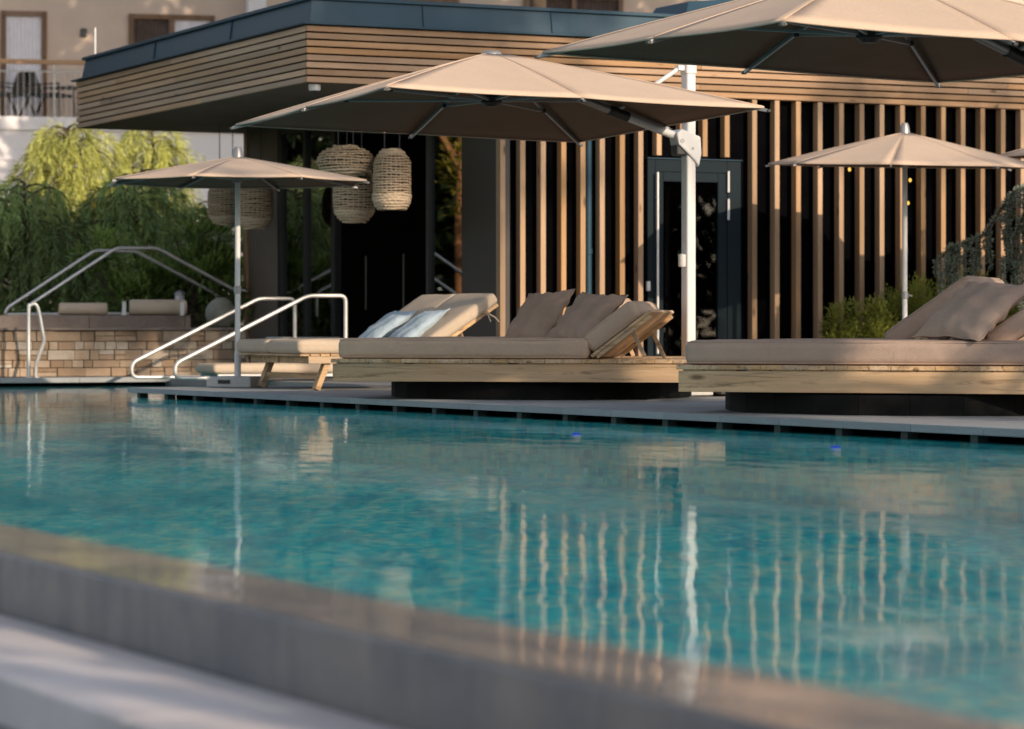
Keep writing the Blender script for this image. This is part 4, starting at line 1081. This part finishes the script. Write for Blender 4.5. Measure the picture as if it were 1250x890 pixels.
# hedge bushes and blue cedar in front of the slatted wall
def ybush(px, Y, wpx, ztop, seed, label):
    X = ray(px) * Y; w_ = wpx / 2 * Y / FPX
    leafy('yew_bush', label, (X, Y, 0), [(0, 0, ztop * .52, w_, .40, ztop * .50), (w_ * .45, 0, ztop * .5, w_ * .6, .36, ztop * .50), (-w_ * .5, .0, ztop * .45, w_ * .55, .36, ztop * .46)], M['yew_leaf'], 11000, .042, seed, cat='bush', group='clipped yew bushes before the slatted wall', wid=.36, up=.25, sub=110)
ybush(1050, 30.9, 96, .84, 21, 'low clipped yew bush, left one of the row before the slats')
ybush(1112, 31.6, 96, 1.08, 22, 'taller yew bush standing right behind the parasol pole')
ybush(1180, 32.0, 104, 1.12, 23, 'yew bush behind the raised backrest of the right sun bed')
ybush(1255, 32.2, 90, 1.0, 24, 'yew bush at the right picture edge, below the blue cedar')
# weeping blue cedar: an arched leader with hanging strands
bc = thing('blue_cedar', 'weeping blue cedar arching in from the right edge before the slats', 'tree', (5.75, 30.6, 0), 0)
tr = MB(); P = []; D = []; N = []; L = []; W = []; T = []
rr = random.Random(5)
def arc(pix, Y): return [at(a, b_, Y) - Vector((5.75, 30.6, 0)) for a, b_ in pix]
arms = [(arc([(1292, 262), (1262, 228), (1240, 232), (1222, 255), (1203, 285), (1180, 296), (1160, 302), (1146, 318)], 30.6), 1.0),
        (arc([(1292, 262), (1275, 250), (1250, 262), (1238, 290), (1226, 320)], 30.4), .8),
        (arc([(1300, 240), (1285, 205), (1260, 215), (1244, 238)], 30.8), .7),
        (arc([(1310, 300), (1280, 268), (1256, 285), (1244, 320)], 30.3), .8)]
tr.tube([(0, 0, 0), (-.03, .02, .6), (.05, 0, 1.2), arms[0][0][0]], [.06, .05, .04, .03], 8)
def spine(pts, m):
    out = []
    for i in range(len(pts) - 1):
        for k in range(m): out.append(pts[i].lerp(pts[i + 1], k / m))
    out.append(pts[-1]); return out
def tuft(p, d, n, ln):
    for _ in range(n):
        q = Vector((rr.gauss(0, 1), rr.gauss(0, 1), rr.gauss(0, 1))).normalized()
        P.append(p + q * .006); D.append(q * .9 + d * .5); N.append((rr.uniform(-1, 1), rr.uniform(-1, 1), .5)); L.append(ln * rr.uniform(.7, 1.3)); W.append(.016); T.append(.45 + .35 * q.z + rr.uniform(-.25, .25))
for pts, dens in arms:
    tr.tube(pts, [.022 * (1 - .7 * i / (len(pts) - 1)) for i in range(len(pts))], 6)
    sp = spine(pts, 10)
    for i, p in enumerate(sp):
        tuft(p, Vector((0, 0, .3)), 9, .05)
        if rr.random() < .62 * dens and i > 6:
            ln_ = rr.choice((.12, .2, .3, .5, .62)) * rr.uniform(.7, 1.1); q = p + Vector((rr.uniform(-.05, .05), rr.uniform(-.08, .08), 0)); d = Vector((rr.uniform(-.25, .25), rr.uniform(-.25, .25), -.8)).normalized(); st = [q.copy()]
            for k in range(int(ln_ / .022)):
                d = (d + Vector((rr.uniform(-.15, .15), rr.uniform(-.15, .15), -.25))).normalized(); q = q + d * .022; st.append(q.copy()); tuft(q, d, 7, .036)
            if len(st) > 2: tr.tube(st, .004, 4)
tr.build('trunk', M['bark'], bc, SM); leaf_object('crown', M['blue_leaf'], bc, P, D, N, L, W, T)

# ------------------------------------------------------------------ hotel behind
HA = R(12); hd = (math.cos(HA), math.sin(HA)); HP = Vector((ray(0) * 56.5, 56.5, 0))
ho = thing('hotel_building', 'pale plastered hotel with wood framed balcony doors behind the pool house', 'building', HP, HA)
hn = Vector((-hd[1], hd[0], 0)); HB = HP + hn * 1.6
def hl(px, py, back=True):
    p, t_ = onplane(px, py, HB if back else HP, hd); return t_, p.z
zb = hl(0, 142, False)[1]
MB().box(-14, 34, 0.0, 1.2, -1.6, zb - .26, .5).build('lower_wall', M['white_plaster'], ho)
MB().box(-14, 34, 1.6, 2.2, zb - .262, zb + 6, .5).build('upper_wall', M['plaster'], ho)
MB().box(-14, 34, -0.05, 1.598, zb - .26, zb, .5).build('balcony_slab', M['white_plaster'], ho, bevel=0.01)
b = MB()
for dz in (.55, .95, 1.35): b.box(-14, 34, -.02, -.002, zb - .26 - dz - .02, zb - .26 - dz)
b.build('wall_groove', M['curtain'], ho)
def hdoor(pxa, pxb, pyt, curt, cols):
    xa_, zt_ = hl(pxa, pyt); xb_, _ = hl(pxb, pyt); fw = .10
    fr_ = MB(); fr_.box(xa_, xa_ + fw, 1.53, 1.598, zb + .001, zt_); fr_.box(xb_ - fw, xb_, 1.53, 1.598, zb + .001, zt_); fr_.box(xa_ + fw + .001, xb_ - fw - .001, 1.53, 1.598, zt_ - fw, zt_)
    for c in cols: xm = xa_ + (xb_ - xa_) * c; fr_.box(xm - .05, xm + .05, 1.531, 1.597, zb + .001, zt_ - fw - .001)
    w_ = fr_.build('balcony_door', M['frame_wood'], ho, bevel=0.006)
    n = 60
    edges = [0] + list(cols) + [1]
    for e0, e1, cm in zip(edges[:-1], edges[1:], curt):
        vs = []; fs = []; a_ = xa_ + (xb_ - xa_) * e0 + .06; b_ = xa_ + (xb_ - xa_) * e1 - .06
        for i in range(n + 1):
            xx_ = a_ + (b_ - a_) * i / n; yy_ = 1.585 + .006 * math.sin(i * 1.1) + .003 * math.sin(i * .37); vs += [(xx_, yy_, zb + .03), (xx_, yy_, zt_ - .08)]
        for i in range(n): fs.append((2 * i, 2 * i + 2, 2 * i + 3, 2 * i + 1))
        MB().add(vs, fs, .5).build('curtain', M[cm], w_, 3.1)
hdoor(1, 57, 13, ['curtain'], [])
hdoor(157, 262, 17, ['dark_curtain', 'curtain'], [.50])
hdoor(640, 760, -8, ['dark_curtain', 'dark_curtain'], [.5]); hdoor(440, 560, -4, ['dark_curtain', 'dark_curtain'], [.5])
x_, z_ = hl(102, 40); MB().box(x_ - .06, x_ + .06, 1.50, 1.598, z_ - .08, z_ + .08).build('wall_lamp', M['blackpl'], ho, bevel=0.01)
MB().box(hl(300, 5)[0], hl(322, 5)[0], 1.2, 1.597, zb + .001, zb + 6, .5).build('balcony_partition', M['white_plaster'], ho)
# railing
zr_ = hl(0, 75, False)[1]
ra = MB(); ra.box(-14, 34, -.02, .05, zr_ - .04, zr_ + .05, .5); rl = ra.build('balcony_rail', M['fascia_x'], ho, bevel=0.006)
rb2 = MB(); x = -6.0
while x < 9.0: rb2.box(x, x + .012, .006, .018, zb + .001, zr_ - .19); x += .115
rb2.box(-14, 34, 0, .024, zr_ - .189, zr_ - .165)
x = -13.0
while x < 33: rb2.box(x, x + .04, .0, .04, zb + .001, zr_ - .041); x += 2.0
rb2.build('balusters', M['greyalu'], rl)
def hchair(px, label, rz, lean=R(18)):
    x_, _ = hl(px, 140, False); P_ = HP + Vector((hd[0], hd[1], 0)) * x_ + hn * .75; P_.z = zb + .002
    t = thing('balcony_chair', label, 'chair', P_, HA + rz, 'black chairs on the hotel balcony')
    t.scale = (1.25, 1.25, 1.15)
    MB().box(-.26, .26, -.26, .26, .38, .43).build('seat', M['blackpl'], t, bevel=0.01)
    bk = MB(); bk.m = Matrix.Translation((0, .24, .43)) @ Matrix.Rotation(-lean, 4, 'X'); bk.box(-.27, .27, -.02, .02, 0, .40); bk.build('backrest', M['blackpl'], t, bevel=0.01)
    for sx in (-1, 1):
        MB().tube([(sx * .30, -.28, 0), (sx * .30, -.26, .58), (sx * .30, .26, .56)], .018, 8).build('arm', M['blackpl'], t, SM)
        MB().beam((sx * .27, .20, .42), (sx * .29, .40, 0), .035, .035).build('leg', M['blackpl'], t)
hchair(64, 'black balcony chair with armrests, right one of the pair', R(65)); hchair(8, 'black balcony chair at the picture edge, left one of the pair', R(-65))
x_, _ = hl(84, 140, False); P_ = HP + Vector((hd[0], hd[1], 0)) * x_ + hn * .8; P_.z = zb + .002
t = thing('balcony_table', 'small black table beside the right balcony chair', 'table', P_, HA)
MB().box(-.28, .28, -.25, .25, .60, .63).build('tabletop', M['blackpl'], t, bevel=0.006)
for sx in (-1, 1):
    for sy in (-1, 1): MB().box(sx * .24 - .015, sx * .24 + .015, sy * .2 - .015, sy * .2 + .015, 0, .60).build('leg', M['blackpl'], t)
# dried plant and pole on the far roof terrace
p = at(786, 14, 33.5)
leafy('potted_plant', 'dry orange potted plant peeking over the roof edge', (p.x, p.y, 3.6), [(0, 0, .32, .10, .10, .12)], M['autumn_leaf'], 260, .04, 44, cat='plant', sub=8)

# ------------------------------------------------------------------ trees out of the frame: mirrored in the glazing, and dappling the low sun
def bigtree(name, label, loc, H, lobes, mat, n, leaf, seed, tm='bark', gaps=()):
    t = leafy(name, label, loc, lobes, M[mat], n, leaf, seed, cat='tree', wid=.5, trunk=False, sub=30, gaps=gaps)
    b = MB(); b.tube([(0, 0, -1.5), (.05, 0, H * .3), (-.06, .05, H * .65), (0, 0, H)], [.16, .14, .11, .05], 12)
    rr2 = random.Random(seed)
    for l in lobes: b.tube([(0, 0, H * .45), (l[0] * .5, l[1] * .5, l[2] * .85), (l[0], l[1], l[2])], [.06, .045, .02], 6)
    b.build('trunk', M[tm], t, SM); return t
leafy('dark_hedge', 'dark hedge mass far left, beyond the garden trees', (-15.5, 43.5, -1.0), [(0, 0, 3.4, 3.0, 3.0, 4.4), (2.5, 3.5, 3.4, 3.0, 2.5, 4.4), (-1.5, -3.0, 3.4, 2.6, 2.6, 4.2)], M['dark_leaf'], 20000, .42, 57, cat='hedge', sub=80, wid=.6)  # unseen hedge added to keep bright sky out of the glass reflections
bigtree('pine_tree', 'orange barked pine with loose crown left of the hotel garden', (-10.2, 39.0, GZ), 5.0, [(0, 0, 4.6, 1.2, 1.2, .8), (.8, .3, 3.4, .7, .7, .5), (-.7, 0, 2.6, .7, .7, .5)], 'gold_leaf', 3000, .13, 51, 'pine_bark')
bigtree('broadleaf_tree', 'yellow green broadleaf tree beside the garden conifers', (-8.6, 36.4, GZ), 3.0, [(0, 0, 1.0, .9, .9, .8), (.5, .4, 2.2, .8, .8, .7), (-.6, -.3, 2.8, .8, .8, .6)], 'autumn_leaf', 4200, .11, 52)
bigtree('broadleaf_tree', 'dark leaved tree farther along the garden edge', (-11.5, 42.5, GZ), 5.0, [(0, 0, 2.0, 1.6, 1.6, 1.6), (.6, 0, 4.0, 1.5, 1.5, 1.2)], 'dark_leaf', 5000, .15, 53)

SX, SP = Vector((0.62, -0.785, 0)), Vector((0.785, 0.62, 0))     # towards the sun on the ground, and across it
SD = (0.62 * math.cos(R(19)), -0.785 * math.cos(R(19)), math.sin(R(19)))
def sp(s_, p_): q = SX * s_ + SP * p_; return (q.x, q.y, -.1)
# unseen trees placed and shaped to shade and dapple chosen spots
bigtree('broadleaf_tree', 'small garden tree on the sunny pool side, nearest the right sun bed', sp(-2, 14.5), 5.0, [(-.7, -.55, 4.5, 1.45, 1.45, .80), (-.05, -.05, 5.4, 1.1, 1.1, .60), (-1.45, -1.15, 4.65, 1.0, 1.0, .75), (.1, .1, 4.6, 1.2, 1.2, .7)], 'laurel_leaf', 7500, .14, 61, gaps=[((2.50, 18.5, .42), SD, .25), ((1.15, 22.25, .22), SD, .22), ((.5, 22.4, .66), SD, .14), ((-.45, 22.6, .43), SD, .24)])  # crown lobes and openings shaped to dapple the sun beds
bigtree('broadleaf_tree', 'tall thin crowned tree on the sunny side, shading the roof corner', sp(10, 17.6), 16.0, [(0, 0, 15.0, 2.0, 2.0, .95), (-2.05, -1.6, 13.95, 1.25, 1.25, .75), (.9, .7, 14.2, 1.2, 1.2, .7)], 'laurel_leaf', 6000, .2, 62)
bigtree('broadleaf_tree', 'tall loose tree farther along the sunny side', sp(11, 23.5), 15.6, [(0, 0, 14.7, 2.2, 2.2, .9), (1.4, 1.1, 14.0, 1.6, 1.6, .8), (-1.6, -1.2, 12.2, 1.3, 1.3, .9)], 'laurel_leaf', 2400, .2, 63)
bigtree('broadleaf_tree', 'little tree right behind the camera, dappling the near ledge', sp(6, 3.5), 4.6, [(0, 0, 4.0, 1.1, 1.1, .55), (.5, .4, 4.5, .8, .8, .4), (-.6, -.5, 4.3, .8, .8, .4)], 'laurel_leaf', 620, .15, 65)
for k, p_ in enumerate((12.5, 17.5, 22.5, 27.5, 32.5, 37.5)):  # unseen hedges added so door glass and dark wall reflect less sky
    x_, y_, z_ = sp(9 + (k % 2) * 1.5, p_)
    leafy('tall_hedge', ['dark tall hedge mass on the sunny side, first from the camera', 'dark tall hedge mass on the sunny side, second from the camera', 'dark tall hedge mass on the sunny side, third from the camera', 'dark tall hedge mass on the sunny side, fourth from the camera', 'dark tall hedge mass on the sunny side, fifth from the camera', 'dark tall hedge mass on the sunny side, farthest from the camera'][k], (x_, y_, -1.6), [(0, 0, 3.6, 2.9, 2.9, 4.0), (1.4, 1.2, 3.0, 2.0, 2.0, 3.4)], M['dark_leaf'], 5200, .42, 70 + k, cat='hedge', group='tall hedges on the sunny side', sub=80, wid=.7)
for k in range(5):  # unseen row added to block the low sky and darken reflections
    x_ = -9 + k * 6.2
    leafy('background_tree', 'dark tree in the row behind the camera, number %s from the left' % ['one', 'two', 'three', 'four', 'five', 'six', 'seven', 'eight', 'nine'][k], (x_, -13 - (k % 2) * 2, -1.6), [(0, 0, 3.6, 3.6, 2.5, 3.8)], M['dark_leaf'], 2600, .6, 80 + k, cat='tree', group='trees behind the camera', sub=60, wid=.7)
for k, (x_, y_) in enumerate(((0.4, 46.0), (4.0, 46.5), (7.6, 47.0), (11.2, 47.5))):  # crowns added to cast shade on the hotel wall
    bigtree('broadleaf_tree', ['tall dark tree behind the pool house, nearest the hotel doors', 'tall dark tree behind the pool house, second of four', 'tall dark tree behind the pool house, third of four', 'tall dark tree behind the pool house, farthest right'][k], (x_, y_, -1.6), 16, [(0, 0, 13.0, 2.3, 2.3, 4.0), (0, 0, 9.7, 1.9, 1.9, 1.5)], 'dark_leaf', 5200, .45, 90 + k)

# ------------------------------------------------------------------ pool lamps under the deck edge
me_ = m_emit('blue pool light', (0.06, 0.16, 0.85), 0.45)
for px, py, lab in ((1020, 547, 'small blue lit pool lamp below the deck under the right sun bed'), (703, 531, 'small violet blue pool lamp below the deck under the left sun bed')):
    Y = (CAM_H - ZW) * FPX / (py - HZ); p = at(px, py, Y)
    t = thing('pool_lamp', lab, 'lamp', (p.x, p.y, ZW - .042), 0, 'blue lamps floating by the deck edge')
    MB().lathe([(.001, .0), (.025, 0), (.03, .02), (.03, .042), (.001, .042)], 16).build('float_body', M['alu'], t, SM)
    MB().lathe([(.028, .0425), (.026, .05), (.015, .056), (.001, .057)], 16).build('lens', me_, t, SM)

# ------------------------------------------------------------------ light, sky, camera
SUN_EL = R(19); SUN_AZ = (0.62, -0.785)
n_ = math.hypot(*SUN_AZ); sd = Vector((SUN_AZ[0] / n_ * math.cos(SUN_EL), SUN_AZ[1] / n_ * math.cos(SUN_EL), math.sin(SUN_EL)))
sun = bpy.data.lights.new('sun', 'SUN'); sun.energy = 4.7; sun.angle = R(0.45); sun.color = (1.0, 0.83, 0.63)
so = bpy.data.objects.new('sun', sun); col.objects.link(so); so.rotation_euler = sd.to_track_quat('Z', 'Y').to_euler(); so.location = (30, -30, 30)
wd = bpy.data.worlds.new('World'); scene.world = wd; wd.use_nodes = True
nt = wd.node_tree; nt.nodes.clear()
sk = nt.nodes.new('ShaderNodeTexSky'); sk.sky_type = 'NISHITA'; sk.sun_disc = False; sk.sun_elevation = SUN_EL; sk.sun_rotation = math.atan2(SUN_AZ[0], SUN_AZ[1])
bg = nt.nodes.new('ShaderNodeBackground'); bg.inputs[1].default_value = 0.15
ou = nt.nodes.new('ShaderNodeOutputWorld'); hs = nt.nodes.new('ShaderNodeHueSaturation'); hs.inputs['Saturation'].default_value = 0.62; hs.inputs['Value'].default_value = 1.36; nt.links.new(sk.outputs[0], hs.inputs['Color']); nt.links.new(hs.outputs[0], bg.inputs[0]); nt.links.new(bg.outputs[0], ou.inputs[0])

cam = bpy.data.cameras.new('camera'); co = bpy.data.objects.new('camera', cam); col.objects.link(co)
co.location = (0, 0, CAM_H); co.rotation_euler = (PI / 2, 0, 0)
cam.sensor_width = 36; cam.lens = FPX / 1250 * 36; cam.shift_y = -(445 - HZ) / 1250; cam.clip_start = .1; cam.clip_end = 3000
cam.dof.use_dof = True; cam.dof.focus_distance = 21.0; cam.dof.aperture_fstop = 2.8; cam.dof.aperture_blades = 9
scene.camera = co
scene.view_settings.view_transform = 'Standard'; scene.view_settings.look = 'None'; scene.view_settings.exposure = 0; scene.view_settings.gamma = 1
cy = scene.cycles
cy.use_denoising = True; cy.max_bounces = 8; cy.transparent_max_bounces = 12; cy.transmission_bounces = 6; cy.glossy_bounces = 4; cy.diffuse_bounces = 3
cy.caustics_refractive = True; cy.caustics_reflective = False; cy.sample_clamp_indirect = 6.0; cy.blur_glossy = 0.3
